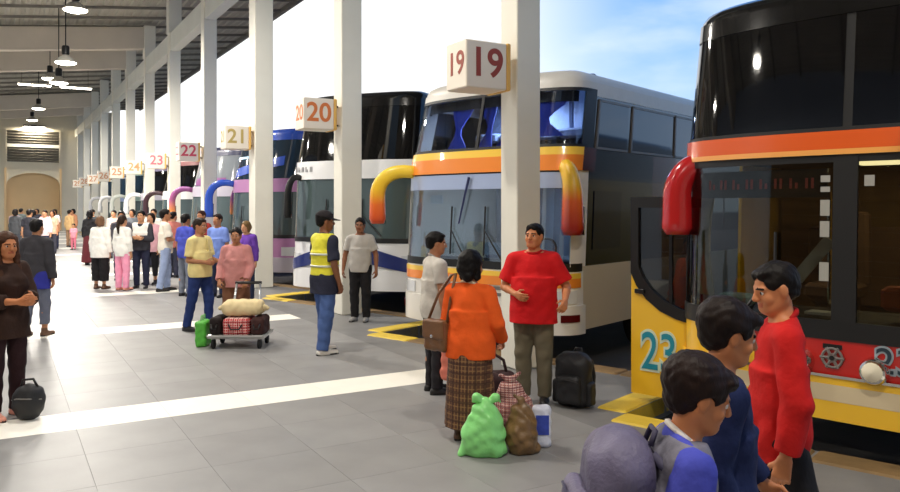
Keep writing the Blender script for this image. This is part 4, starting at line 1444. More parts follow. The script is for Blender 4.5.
    cen = (P[F[:, 0]] + P[F[:, 2]]) / 2
    lc = (cen - neck) @ HT / head + A(0, 0, 0.585)
    mi = np.zeros(len(F), int)
    mi[(np.abs(lc[:, 0]) < 0.025) & (np.abs(lc[:, 2] - 0.628) < 0.0115) & (lc[:, 1] > 0.078)] = 1
    mi[(np.abs(np.abs(lc[:, 0]) - 0.032) < 0.021) & (np.abs(lc[:, 2] - 0.7095 + 0.20 * np.maximum(0, np.abs(lc[:, 0]) - 0.036)) < 0.0042) & (lc[:, 1] > 0.07)] = 2
    root = soft_obj('person', (P * s, F), [ms, m_lip, m_hair], None, mi)
    root.location = (loc[0], loc[1], loc[2] if len(loc) > 2 else 0.0)
    root.rotation_euler = (0, 0, R(-VIEW - phi))
    tag(root, label, 'person', group)
    out = lambda nm, PF, m, par=None: soft_obj(nm, (PF[0] * s, PF[1]), m, par or root)
    # eyes
    if vox < 0.0115:
        for sg in (-1, 1):
            e_ = MB()
            r_ = 0.0115 * h
            c_ = hd(0.031 * sg, 0.0815, 0.688)
            n1, n2 = 8, 12
            vs, fs, ii = [], [], []
            for i in range(n1 + 1):
                a = PI * i / n1
                for j in range(n2):
                    q = 2 * PI * j / n2
                    vs.append((c_ + HT @ (A(math.sin(a) * math.cos(q), math.cos(a), math.sin(a) * math.sin(q)) * r_)) * s)
            for i in range(n1):
                for j in range(n2):
                    e_.f.append((i * n2 + j, i * n2 + (j + 1) % n2, (i + 1) * n2 + (j + 1) % n2, (i + 1) * n2 + j))
                    e_.mi.append(1 if i < 2 else 0)
            e_.v = [tuple(q) for q in vs]
            e_.build('eye', [M_eye, M_iris], root, 'all')
    # ---- hair
    style = hair[0]
    if style != 'none':
        hr = Soft(max(V, 0.006))
        hr.ell(hd(0, -0.016, 0.722), A(0.086, 0.108, 0.094) * h, 0.02, HT)
        if style == 'short':
            hr.ell(hd(0, -0.055, 0.665), A(0.068, 0.055, 0.05) * h, 0.02, HT)
            hr.ell(hd(0, 0.045, 0.775), A(0.060, 0.045, 0.022) * h, 0.02, HT)
        if style == 'bushy':
            hr.ell(hd(0, -0.03, 0.735), A(0.098, 0.112, 0.098) * h, 0.02, HT)
            hr.ell(hd(0, -0.055, 0.665), A(0.074, 0.06, 0.06) * h, 0.02, HT)
            hr.ell(hd(0, 0.065, 0.765), A(0.066, 0.045, 0.035) * h, 0.02, HT)
        if style in ('bun', 'pony', 'bob', 'long'):
            hr.ell(hd(0, -0.05, 0.67), A(0.080, 0.07, 0.075) * h, 0.02, HT)
        if style == 'bun':
            hr.ell(hd(0, -0.125, 0.70), A(0.050, 0.045, 0.050) * h, 0.02, HT)
        if style == 'pony':
            hr.cone(hd(0, -0.12, 0.71), 0.035, hd(0, -0.15, 0.55), 0.035, 0.02).cone(hd(0, -0.15, 0.55), 0.035, hd(0, -0.135, 0.40), 0.016, 0.02)
        if style == 'bob':
            for sg in (-1, 1):
                hr.cone(hd(0.062 * sg, -0.01, 0.72), 0.036, hd(0.066 * sg, -0.005, 0.60), 0.034, 0.02)
            hr.cone(hd(-0.03, -0.075, 0.66), 0.05, hd(0.03, -0.075, 0.60), 0.05, 0.03)
        if style == 'long':
            for sg in (-1, 1):
                hr.cone(hd(0.066 * sg, 0.0, 0.74), 0.034, hd(0.078 * sg, 0.015, 0.58), 0.034, 0.02)
                hr.cone(hd(0.078 * sg, 0.015, 0.58), 0.034, tp(0.085 * sg, 0.07, 0.40), 0.030, 0.02)
                hr.cone(tp(0.085 * sg, 0.07, 0.40), 0.030, tp(0.075 * sg, 0.10, 0.28), 0.014, 0.02)
            hr.ell(tp(0, -0.085, 0.47), (0.11, 0.055, 0.17), 0.03, T)
        wide = 0.060 if style in ('bob', 'long', 'bun') else 0.068
        hr.ell(hd(0, 0.105, 0.668), A(wide, 0.085, 0.088) * h, 0.012, HT, op='s')
        if style in ('short', 'bushy', 'pony', 'bun'):
            for sg in (-1, 1):
                hr.ell(hd(0.085 * sg, 0.012, 0.662), A(0.03, 0.034, 0.045) * h, 0.012, HT, op='s')
        out('hair', hr.mesh(0.0035, 55), m_hair)
    # ---- clothes
    for g in wear:
        kind, m = g['kind'], g['mat']
        e = g.get('ease', 0.014)
        vg = max(V, 0.008)
        nz_ = g.get('fold', 0.0048)
        if kind == 'top':
            c = Soft(vg)
            torso(c, e)
            hem = g.get('hem', -0.06)
            sw = g.get('sway', 0.0)
            drop(c, hem - 0.04, 0.30, (hipw + 0.006) * b + e + belly * 0.25, 0.124 * b + e + belly * 0.35, 0.004 + belly * 0.25)
            if hem < -0.12:
                c.cone(tp(-0.06, 0, 0.0), 0.12 * b + e, tp(-0.07, 0, hem - 0.05), 0.125 * b + e + sw, 0.05).cone(tp(0.06, 0, 0.0), 0.12 * b + e, tp(0.07, 0, hem - 0.05), 0.125 * b + e + sw, 0.05)
            c.cone(tp(0, -0.012, 0.48), 0.066 + e * 0.4, tp(0, -0.010, 0.525), 0.060 + e * 0.4, 0.03)
            slv = g.get('sleeve', 0.62)
            for side in 'RL':
                sh, el, wr, up, fo, hint, curl, sg = AR[side]
                se = e + g.get('loose', 0.010)
                if slv <= 0:
                    c.cone(sh, 0.054 * b + e, sh + up * 0.03, 0.05 * b + e, 0.03)
                elif slv <= 1:
                    q = sh + up * 0.285 * slv
                    c.cone(sh, 0.056 * b + e, q + up * 0.04, 0.046 * b + se, 0.018, cut=(q, up))
                else:
                    c.cone(sh, 0.056 * b + e, el, 0.043 + se, 0.016)
                    q = el + fo * 0.245 * (slv - 1)
                    c.cone(el, 0.043 + se, q + fo * 0.04, 0.030 + se, 0.008, cut=(q, fo))
            c.ell(hd(0, 0.02, 0.60), (0.058, 0.075, 0.05), 0.015, T, op='s')
            pl = [(tp(0, 0, hem), -(T @ A(0, 0, 1))), (tp(0, 0.0, 0.540), nrm(T @ A(0, 0.35, 1)))]
            o = out(g.get('name', 'shirt'), c.mesh(nz_, 17, pl), m)
            if g.get('collar'):
                rg = [(hd(0.066 * math.cos(a), -0.004 + 0.062 * math.sin(a), 0.545 - 0.022 * math.sin(a))) * s for a in np.linspace(0, 2 * PI, 25)]
                MB().tube(rg, 0.013 * s, 6).build('collar', g['collar'], o, 'all')
            if g.get('cuff'):
                for side in 'RL':
                    sh, el, wr, up, fo, hint, curl, sg = AR[side]
                    q = sh + up * 0.285 * slv
                    a_ = nrm(np.cross(up, A(0.3, 0.9, 0.1)))
                    b_ = np.cross(up, a_)
                    rg = [(q - up * 0.006 + (a_ * math.cos(w_) + b_ * math.sin(w_)) * (0.046 * b + e + 0.010)) * s for w_ in np.linspace(0, 2 * PI, 21)]
                    MB().tube(rg, 0.008 * s, 6).build('cuff', g['cuff'], o, 'all')
            if g.get('placket'):
                rg = [tp(0, 0.13 * b + e + belly * 0.8 * math.exp(-((z - 0.17) / 0.14) ** 2) - 0.02 * max(0, (z - 0.38) / 0.15), z) * s for z in np.linspace(hem + 0.02, 0.50, 12)]
                MB().tube(rg, 0.010 * s, 6).build('placket', g['placket'], o, 'all')
        elif kind == 'trousers':
            c = Soft(vg)
            c.ell(tp(0, -0.006, 0.03), (hipw * b + e, 0.120 * b + e, 0.13), 0.04, T)
            c.ell(tp(0, 0.0, 0.10), (0.142 * b + e, 0.108 * b + e, 0.10), 0.04, T)
            lg = g.get('length', 1.0)
            wd = g.get('wide', 0.0)
            for side in 'RL':
                h_, kn, an, ft = J[side]
                c.cone(h_ + A(0, 0, -0.01), 0.088 * b + e, kn, 0.060 + e + wd, 0.03)
                sd = nrm(an - kn)
                q = kn + sd * 0.40 * (2 * lg - 1) + (sd * 0.015 if lg >= 1 else 0)
                c.cone(kn, 0.060 + e + wd, q + sd * 0.05, 0.045 + e + wd, 0.02, cut=(q, sd))
            o = out(g.get('name', 'trousers'), c.mesh(nz_, 19, [(tp(0, 0, 0.125), T @ A(0, 0, 1))]), m)
            if g.get('belt'):
                rg = [tp((0.146 * b + e) * math.cos(a), (0.112 * b + e) * math.sin(a), 0.105) * s for a in np.linspace(0, 2 * PI, 29)]
                MB().tube(rg, 0.016 * s, 6, flat=1.0).build('belt', g['belt'], o, 'all')
        elif kind == 'skirt':
            c = Soft(vg)
            z1, z0 = pel[2] + 0.12, g.get('hem', 0.30)
            r0, r1 = g.get('r0', 0.145), g.get('r1', 0.23)
            npl = g.get('pleats', 14)
            def fsk(X, Y, Z):
                f = np.clip((z1 - Z) / (z1 - z0), 0, 1.2)
                a_ = r0 * b + e + (r1 - r0) * f ** 0.75
                b2 = (r0 - 0.03) * b + e + (r1 - r0) * f ** 0.75
                ang = np.arctan2(Y, X)
                a_ = a_ * (1 + 0.035 * f * np.cos(npl * ang + 2 * f))
                return (np.sqrt((X / a_) ** 2 + (Y / b2) ** 2) - 1) * b2
            c.fn(fsk, (-r1 - 0.08, -r1 - 0.08, z0 - 0.05), (r1 + 0.08, r1 + 0.08, z1 + 0.05))
            out(g.get('name', 'skirt'), c.mesh(0.002, 17, [(A(0, 0, z0), A(0, 0, -1.0)), (A(0, 0, z1), A(0, 0, 1.0))]), m)
        elif kind == 'vest':
            c = Soft(vg)
            torso(c, e + 0.012)
            drop(c, g.get('hem', 0.10) - 0.04, 0.32, 0.158 * b + e + 0.012, 0.118 * b + e + 0.012, 0.004)
            for sg in (-1, 1):
                c.ell(tp(0.235 * sg, 0, 0.42), (0.075, 0.10, 0.14), 0.02, T, op='s')
            c.ell(tp(0, 0.05, 0.56), (0.062, 0.10, 0.12), 0.015, T, op='s')
            o = out('vest', c.mesh(0.002, 17, [(tp(0, 0, g.get('hem', 0.10)), -(T @ A(0, 0, 1))), (tp(0, 0, 0.545), T @ A(0, 0, 1))]), m)
            if g.get('stripe'):
                for zz in (0.16, 0.30):
                    rg = [tp((0.162 * b + e + 0.012) * math.cos(a), (0.125 * b + e + 0.012) * math.sin(a), zz) * s for a in np.linspace(0, 2 * PI, 33)]
                    MB().tube(rg, 0.014 * s, 6).build('reflective_stripe', g['stripe'], o, 'all')
        elif kind == 'shoes':
            for side in 'RL':
                h_, kn, an, ft = J[side]
                c = Soft(vg)
                up = A(0, 0, 1)
                f = ft
                low_ = an + A(0, 0, -0.045)
                c.cone(low_ - 0.035 * f, 0.043, low_ + 0.05 * f, 0.042, 0.02)
                c.cone(low_ + 0.05 * f + A(0, 0, -0.004), 0.041, low_ + 0.165 * f + A(0, 0, -0.008), 0.032, 0.02)
                c.cone(an - 0.01 * f + A(0, 0, 0.03), 0.043, low_, 0.043, 0.02)
                wdn = np.cross(f, up); wdn = wdn / np.linalg.norm(wdn)
                un = np.cross(wdn, f)
                o = out('shoe', c.mesh(0, 1, [(low_ - un * 0.030, -un), (an + A(0, 0, 0.045), up)]), m)
                if g.get('sole'):
                    pts = []
                    for q, wq in ((-0.075, 0.020), (-0.05, 0.036), (0.03, 0.036), (0.11, 0.041), (0.165, 0.032), (0.195, 0.014)):
                        pts.append((q, wq))
                    mb = MB()
                    prof = [low_ + f * q + wdn * wq for q, wq in pts] + [low_ + f * q - wdn * wq for q, wq in reversed(pts)]
                    nn = len(prof)
                    vs = [(p - un * 0.030) * s for p in prof] + [(p - un * 0.012) * s for p in prof]
                    mb.add(vs, [tuple(range(nn)), tuple(reversed(range(nn, 2 * nn)))] + [(i, nn + i, nn + (i + 1) % nn, (i + 1) % nn) for i in range(nn)])
                    mb.build('sole', g['sole'], o)
        elif kind == 'cap':
            c = Soft(max(V, 0.006))
            c.ell(hd(0, -0.014, 0.735), A(0.090, 0.112, 0.088) * h, 0.02, HT)
            o = out('cap', c.mesh(0, 1, [(hd(0, 0, 0.728), -(HT @ A(0, 0.12, 1)))]), m)
            mb = MB()
            vs, fs = [], []
            n = 11
            for lay in (0, 1):
                for i in range(n):
                    a = PI * (0.12 + 0.76 * i / (n - 1))
                    vs.append(hd(0.088 * math.cos(a), -0.014 + 0.108 * math.sin(a), 0.732 - 0.006 * lay) * s)
                for i in range(n):
                    a = PI * (0.12 + 0.76 * i / (n - 1))
                    vs.append(hd(0.090 * math.cos(a), 0.02 + 0.165 * math.sin(a) , 0.716 - 0.010 * abs(math.cos(a)) - 0.006 * lay) * s)
            for i in range(n - 1):
                fs += [(i, n + i, n + i + 1, i + 1), (2 * n + i, 2 * n + i + 1, 3 * n + i + 1, 3 * n + i), (n + i, 3 * n + i, 3 * n + i + 1, n + i + 1)]
            mb.add(vs, fs)
            mb.build('cap_peak', m, o, True)
    info = {'AR': AR, 'J': J, 'tp': tp, 'hd': hd, 's': s, 'root': root, 'pel': pel}
    def world(p):
        bpy.context.view_layer.update()
        return root.matrix_basis @ Vector(np.array(p) * s)
    info['world'] = world
    return info
# ================================================================== the people of the photograph
K_sole = mat('shoe_sole', C(36, 34, 34), 0.8)
K_shoe_b = mat('black_shoe', C(26, 24, 24), 0.45)
K_shoe_w = mat('white_shoe', C(226, 222, 214), 0.55)
K_shoe_g = mat('grey_shoe', C(140, 138, 136), 0.6)
K_shoe_p = mat('pink_shoe', C(222, 150, 128), 0.6)
K_shoe_n = mat('brown_shoe', C(96, 66, 46), 0.6)
K_belt = mat('dark_belt', C(30, 24, 20), 0.5)
F_ = fabric
SH = lambda m: dict(kind='shoes', mat=m, sole=K_sole)

# --- woman in orange, back turned
orange_w = person('woman in orange cardigan and brown checked skirt, back turned', (3.22, 5.15), 1.47, 22,
    [dict(kind='top', mat=F_('orange_knit', C(240, 96, 32)), sleeve=1.93, hem=-0.13, ease=0.018, loose=0.012, name='cardigan', fold=0.004, collar=F_('cream_scarf', C(214, 190, 160))),
     dict(kind='skirt', mat=plaid_mat('brown_check', C(92, 58, 40), C(150, 112, 72), C(60, 34, 28)), hem=0.13, r0=0.150, r1=0.205, pleats=13), SH(K_shoe_n)],
    dict(arms={'R': ((0.34, 0.02, -1), (-0.05, 0.75, -0.75), (-0.4, 0.3, 1), 0.7), 'L': ((-0.22, 0.06, -1), (-0.02, 0.6, -0.7), (0.3, 0.3, 1), 0.8)}, head=(14, 6)),
    'tan', ('bob', C(20, 14, 12)), 0.009, fem=True, build=1.14, head=1.2)
# --- man in grey shirt behind her
grey_m = person('man in pale grey polo and dark trousers behind the orange woman', (3.74, 6.64), 1.60, 70,
    [dict(kind='top', mat=F_('pale_grey_knit', C(196, 190, 180)), sleeve=0.66, hem=-0.10, collar=F_('grey_collar', C(150, 144, 138)), name='polo_shirt'), dict(kind='trousers', mat=F_('charcoal_cloth', C(40, 38, 42))), SH(K_shoe_b)],
    dict(arms={'R': ((0.14, 0.02, -1), (0.0, 0.12, -1), (-0.3, 1, 0), 1.1), 'L': ((-0.12, 0.05, -1), (0, 0.4, -1), (0.2, 1, 0), 0.6)}, head=(12, 6)),
    'tan', ('short', C(22, 17, 15)), 0.009, build=1.05)
# --- man in red by the column
red_m = person('smiling man in red T-shirt and khaki trousers by the column', (4.36, 5.84), 1.69, 196,
    [dict(kind='top', mat=F_('red_jersey', C(206, 26, 30)), sleeve=0.80, hem=-0.13, ease=0.02, loose=0.018, name='t_shirt', fold=0.005, collar=F_('red_collar', C(176, 22, 26))), dict(kind='trousers', mat=F_('khaki_cloth', C(112, 104, 84)), ease=0.02), SH(K_shoe_b)],
    dict(arms={'R': ((0.40, 0.0, -1), (-0.62, 0.75, -0.22), (0, 0.2, 1), 0.45), 'L': ((-0.50, -0.12, -1), (-0.05, 0.85, -0.45), (0.5, 0.1, 0.8), 0.6)}, head=(14, -2), lean=(-2, 0)),
    'warm', ('short', C(26, 18, 14)), 0.008, belly=0.05, build=1.10)
# --- attendant in yellow vest
vest_m = person('attendant in yellow safety vest, cap, jeans and white shoes', (3.54, 9.13), 1.80, 48,
    [dict(kind='top', mat=F_('navy_shirt', C(44, 46, 62)), sleeve=0.85, hem=-0.17, loose=0.014), dict(kind='vest', mat=F_('vest_yellow', C(222, 214, 60), 0.6), hem=0.05, stripe=mat('vest_silver', C(200, 202, 190), 0.35)),
     dict(kind='trousers', mat=F_('blue_jeans', C(74, 98, 150)), ease=0.018, wide=0.006), SH(K_shoe_w), dict(kind='cap', mat=F_('dark_cap', C(38, 34, 36)))],
    dict(arms={'R': ((0.22, -0.05, -1), (-0.05, 0.35, -1), (-0.3, 1, 0), 0.6), 'L': ((-0.2, 0.05, -1), (0.05, 0.6, -0.8), (0.2, 1, 0.2), 0.6)},
         legs={'R': ((0.05, -0.10, -1), (0.0, -0.14, -1), (0.2, 1, 0)), 'L': ((-0.05, 0.16, -1), (0, -0.02, -1), (-0.15, 1, 0))}, head=(20, 4)),
    'deep', ('short', C(22, 18, 16)), 0.010)
# --- man in grey T-shirt in front of column twenty
person('man in light grey T-shirt and black trousers before column twenty', (5.03, 11.40), 1.67, 190,
    [dict(kind='top', mat=F_('light_grey_jersey', C(176, 172, 166)), sleeve=0.70, hem=-0.08, loose=0.012, name='t_shirt'), dict(kind='trousers', mat=F_('black_cloth', C(30, 29, 32)), ease=0.018), SH(K_shoe_g)],
    dict(arms={'R': ((0.34, -0.05, -1), (0.06, 0.25, -1), (-0.3, 1, 0), 0.6), 'L': ((-0.34, -0.05, -1), (-0.08, 0.25, -1), (0.3, 1, 0), 0.6)}, head=(-8, 4)),
    'deep', ('short', C(24, 20, 18)), 0.010)
# --- woman in pink pushing a trolley
pink_w = person('woman in dusty pink sweater and brown trousers behind the loaded trolley', (2.92, 10.98), 1.55, 182,
    [dict(kind='top', mat=F_('dusty_pink_knit', C(200, 136, 132)), sleeve=1.92, hem=-0.12, name='sweater'), dict(kind='trousers', mat=F_('brown_cloth', C(124, 84, 62)), ease=0.03, wide=0.02), SH(K_shoe_n)],
    dict(arms={'R': ((0.26, 0.10, -1), (-0.10, 0.60, -0.85), (-0.8, 0.4, 0.4), 0.9), 'L': ((-0.26, 0.10, -1), (0.10, 0.60, -0.85), (0.8, 0.4, 0.4), 0.9)}, head=(-6, 6)),
    'tan', ('bun', C(26, 19, 16)), 0.010, fem=True, build=1.12)
person('fair-haired woman in purple top just behind the pink sweater', (4.13, 14.80), 1.57, 190,
    [dict(kind='top', mat=F_('purple_knit', C(108, 66, 168)), sleeve=1.9, hem=-0.12), dict(kind='trousers', mat=F_('dark_denim', C(44, 52, 78))), SH(K_shoe_b)],
    dict(head=(20, 8)), 'light', ('bob', C(150, 118, 74)), 0.012, fem=True, build=1.05)
# --- man in cream-yellow shirt
person('man in pale yellow shirt and dark jeans left of the trolley', (2.57, 11.70), 1.69, 112,
    [dict(kind='top', mat=F_('pale_yellow_cotton', C(236, 218, 150)), sleeve=0.8, hem=-0.07, loose=0.014, belt=None, placket=F_('yellow_placket', C(214, 194, 124))), dict(kind='trousers', mat=F_('indigo_jeans', C(40, 58, 112)), belt=K_belt), SH(K_shoe_b)],
    dict(arms={'R': ((0.12, -0.1, -1), (-0.4, 0.9, -0.1), (0, 0.1, 1), 0.6), 'L': ((-0.15, 0.1, -1), (0.3, 0.9, -0.1), (0, 0.1, 1), 0.6)},
         legs={'R': ((0.03, -0.16, -1), (0.0, -0.24, -1), (0.1, 1, 0)), 'L': ((-0.04, 0.20, -1), (0, -0.02, -1), (-0.1, 1, 0))}, head=(0, 4)),
    'tan', ('short', C(60, 44, 34)), 0.010, belly=0.03)
# --- queue in the middle distance
Q = 'waiting passengers in the middle of the hall'
person('man in royal blue shirt and grey trousers in the queue', (3.32, 16.4), 1.70, 30, [dict(kind='top', mat=F_('royal_blue_cotton', C(74, 84, 186)), sleeve=0.8, hem=-0.10), dict(kind='trousers', mat=F_('grey_cloth', C(120, 126, 140))), SH(K_shoe_b)], None, 'tan', ('short', C(28, 22, 20)), 0.014, group=Q)
person('man in light blue shirt behind the yellow shirt', (3.85, 15.9), 1.70, 200, [dict(kind='top', mat=F_('sky_blue_cotton', C(120, 144, 214)), sleeve=0.8, hem=-0.10), dict(kind='trousers', mat=F_('dark_denim', C(44, 52, 78))), SH(K_shoe_b)], None, 'tan', ('short', C(50, 30, 24)), 0.014, group=Q)
person('man in white shirt and pale jeans at the end of the queue', (3.13, 17.6), 1.80, 60,
    [dict(kind='top', mat=F_('warm_white_cotton', C(238, 230, 214)), sleeve=0.85, hem=-0.10, loose=0.016), dict(kind='trousers', mat=F_('pale_jeans', C(150, 166, 200)), ease=0.02), SH(K_shoe_b)],
    dict(arms={'R': ((0.2, 0.1, -1), (-0.5, 0.9, 0.0), (0, 0.1, 1), 0.7), 'L': ((-0.2, 0.1, -1), (0.5, 0.9, 0.0), (0, 0.1, 1), 0.7)}, legs={'R': ((0.05, -0.12, -1), (0.0, -0.2, -1)), 'L': ((-0.05, 0.14, -1), (0, 0.0, -1))}), 'tan', ('short', C(28, 22, 20)), 0.013, group=Q)
person('man in white shirt with dark folded sleeves and navy trousers', (2.77, 18.5), 1.76, 175,
    [dict(kind='top', mat=F_('charcoal_knit', C(58, 58, 66)), sleeve=1.9, hem=-0.06), dict(kind='vest', mat=F_('white_cotton', C(240, 238, 232)), hem=0.22), dict(kind='trousers', mat=F_('navy_cloth', C(40, 44, 66))), SH(K_shoe_b)],
    dict(arms={'R': ((0.2, 0.25, -1), (-0.9, 0.6, 0.05), (0, 0.1, 1), 0.6), 'L': ((-0.2, 0.25, -1), (0.9, 0.6, 0.1), (0, 0.1, 1), 0.6)}), 'light', ('short', C(26, 20, 18)), 0.013, group=Q)
person('woman in rose blouse between the two white shirts', (3.12, 19.4), 1.70, 185, [dict(kind='top', mat=F_('rose_cotton', C(226, 176, 186)), sleeve=0.8, hem=-0.12), dict(kind='trousers', mat=F_('black_cloth', C(30, 29, 32)), length=0.85), SH(K_shoe_b)], None, 'light', ('bob', C(40, 28, 22)), 0.014, fem=True, group=Q)
person('woman in white top and candy pink trousers', (2.35, 18.25), 1.66, 20, [dict(kind='top', mat=F_('white_cotton', C(240, 238, 232)), sleeve=1.8, hem=-0.12), dict(kind='trousers', mat=F_('candy_pink', C(240, 158, 188)), ease=0.02), SH(K_shoe_p)], None, 'light', ('pony', C(60, 42, 30)), 0.013, fem=True, group=Q)
person('woman in white blouse and black cropped trousers', (1.96, 18.8), 1.64, 12, [dict(kind='top', mat=F_('white_cotton', C(240, 238, 232)), sleeve=1.9, hem=-0.16, ease=0.025), dict(kind='trousers', mat=F_('black_cloth', C(30, 29, 32)), length=0.86, ease=0.03, wide=0.02), SH(K_shoe_n)], None, 'light', ('bob', C(150, 112, 84)), 0.013, fem=True, build=1.1, group=Q)
person('man in grey sweater behind the white blouse', (2.66, 20.9), 1.74, 160, [dict(kind='top', mat=F_('grey_sweater', C(86, 84, 92)), sleeve=1.9, hem=-0.08), dict(kind='trousers', mat=F_('navy_cloth', C(40, 44, 66))), SH(K_shoe_b)], None, 'tan', ('short', C(24, 20, 18)), 0.015, group=Q)
person('man in dark red shirt behind the royal blue shirt', (3.92, 17.7), 1.76, 195, [dict(kind='top', mat=F_('brick_red_cotton', C(150, 52, 46)), sleeve=0.8, hem=-0.10), dict(kind='trousers', mat=F_('dark_denim', C(44, 52, 78))), SH(K_shoe_b)], None, 'tan', ('short', C(70, 34, 26)), 0.015, group=Q)
person('person in maroon skirt and black jacket walking away', (2.47, 26.6), 1.74, 5, [dict(kind='top', mat=F_('black_cloth', C(30, 29, 32)), sleeve=1.9, hem=-0.12), dict(kind='skirt', mat=F_('maroon_cloth', C(88, 34, 40)), hem=0.08, r0=0.15, r1=0.24), SH(K_shoe_b)], None, 'tan', ('bob', C(26, 22, 22)), 0.016, fem=True, group=Q)
# --- left edge
person('long-haired woman in dark brown jacket with folded arms beside black bag', (0.05, 7.78), 1.63, 118,
    [dict(kind='top', mat=F_('dark_brown_knit', C(52, 34, 26)), sleeve=1.55, hem=-0.16, ease=0.02, name='jacket'), dict(kind='trousers', mat=F_('dark_maroon_cloth', C(46, 26, 28))), SH(K_shoe_p)],
    dict(arms={'R': ((0.12, 0.25, -1), (-0.55, 0.95, 0.0), (0, 0.1, 1), 0.6), 'L': ((-0.12, 0.30, -1), (0.55, 0.95, 0.08), (0, 0.1, 1), 0.6)}, head=(8, 6)),
    'warm', ('long', C(92, 56, 34)), 0.009, fem=True, build=0.92)
person('person in dark grey hooded jacket and grey trousers walking away', (0.46, 12.41), 1.68, 4,
    [dict(kind='top', mat=F_('cobalt_shirt', C(52, 56, 150)), sleeve=0.5, hem=-0.20, ease=0.012), dict(kind='top', mat=F_('dark_grey_fleece', C(62, 60, 64)), sleeve=1.95, hem=-0.10, ease=0.022, loose=0.010, name='jacket', collar=F_('grey_hood', C(70, 68, 72))), dict(kind='trousers', mat=F_('slate_cloth', C(104, 108, 124)), length=0.88, ease=0.018), SH(K_shoe_n)],
    dict(legs={'R': ((0.03, 0.10, -1), (0, -0.02, -1)), 'L': ((-0.03, -0.10, -1), (0, -0.20, -1))}), 'tan', ('short', C(28, 24, 22)), 0.011, build=0.95)

# --- three passers-by close to the camera
boy = person('boy in blue-violet T-shirt carrying a backpack, walking past', (1.77, 1.70), 1.38, 92,
    [dict(kind='top', mat=F_('violet_blue_cotton', C(70, 76, 176)), sleeve=0.72, hem=-0.12, ease=0.022, loose=0.024, name='t_shirt', cuff=F_('pale_cuff', C(206, 196, 190)), collar=F_('white_collar', C(236, 228, 220))),
     dict(kind='vest', mat=F_('grey_print', C(112, 110, 122), var=0.45), hem=-0.10, ease=0.014), dict(kind='trousers', mat=F_('dark_denim', C(44, 52, 78))), SH(K_shoe_b)],
    dict(lean=(9, 0), arms={'R': ((0.10, -0.06, -1), (-0.1, 0.40, -1), (-0.3, 1, 0), 0.7), 'L': ((-0.10, 0.2, -1), (0.1, 0.7, -0.8), (0.3, 1, 0.3), 0.7)},
         legs={'R': ((0.02, -0.25, -1), (0, -0.42, -1), (0.05, 1, -0.2)), 'L': ((-0.03, 0.32, -1), (0, 0.02, -1))}, head=(0, 10)),
    'warm', ('bushy', C(44, 26, 20)), 0.0055, head=1.13)
navy = person('youth in navy jacket and dark trousers striding past behind the boy', (2.29, 1.95), 1.50, 96,
    [dict(kind='top', mat=F_('navy_fleece', C(26, 36, 74)), sleeve=1.90, hem=-0.14, ease=0.020, loose=0.012, name='jacket', collar=F_('navy_collar', C(20, 28, 58))), dict(kind='trousers', mat=F_('black_cloth', C(30, 29, 32))), SH(K_shoe_b)],
    dict(lean=(3, 0), arms={'R': ((0.08, -0.20, -1), (-0.05, 0.35, -1), (-0.3, 1, 0), 0.8), 'L': ((-0.1, 0.3, -1), (0.05, 0.7, -0.7), (0.3, 1, 0.3), 0.8)},
         legs={'R': ((0.02, -0.30, -1), (0, -0.5, -1), (0.05, 1, -0.3)), 'L': ((-0.03, 0.40, -1), (0, 0.05, -1))}, head=(-6, 12)),
    'warm', ('bushy', C(38, 24, 18)), 0.006, head=1.07)
walker = person('youth in bright red jacket and black trousers looking down', (3.04, 2.22), 1.61, 284,
    [dict(kind='top', mat=F_('scarlet_fleece', C(196, 28, 26)), sleeve=1.90, hem=-0.12, ease=0.016, loose=0.010, name='jacket', collar=F_('scarlet_collar', C(170, 22, 22))), dict(kind='trousers', mat=F_('black_cloth', C(30, 29, 32))), SH(K_shoe_w)],
    dict(lean=(0, 0), arms={'R': ((0.16, 0.10, -1), (0.0, 0.5, -0.9), (-0.3, 1, 0.2), 0.7), 'L': ((-0.24, -0.10, -1), (-0.06, 0.22, -1), (0.3, 1, 0), 0.7)},
         legs={'R': ((0.02, 0.30, -1), (0, 0.0, -1)), 'L': ((-0.02, -0.28, -1), (0, -0.45, -1), (0, 1, -0.3))}, head=(-18, 14)),
    'warm', ('short', C(26, 18, 15)), 0.006, head=1.0, build=0.88)

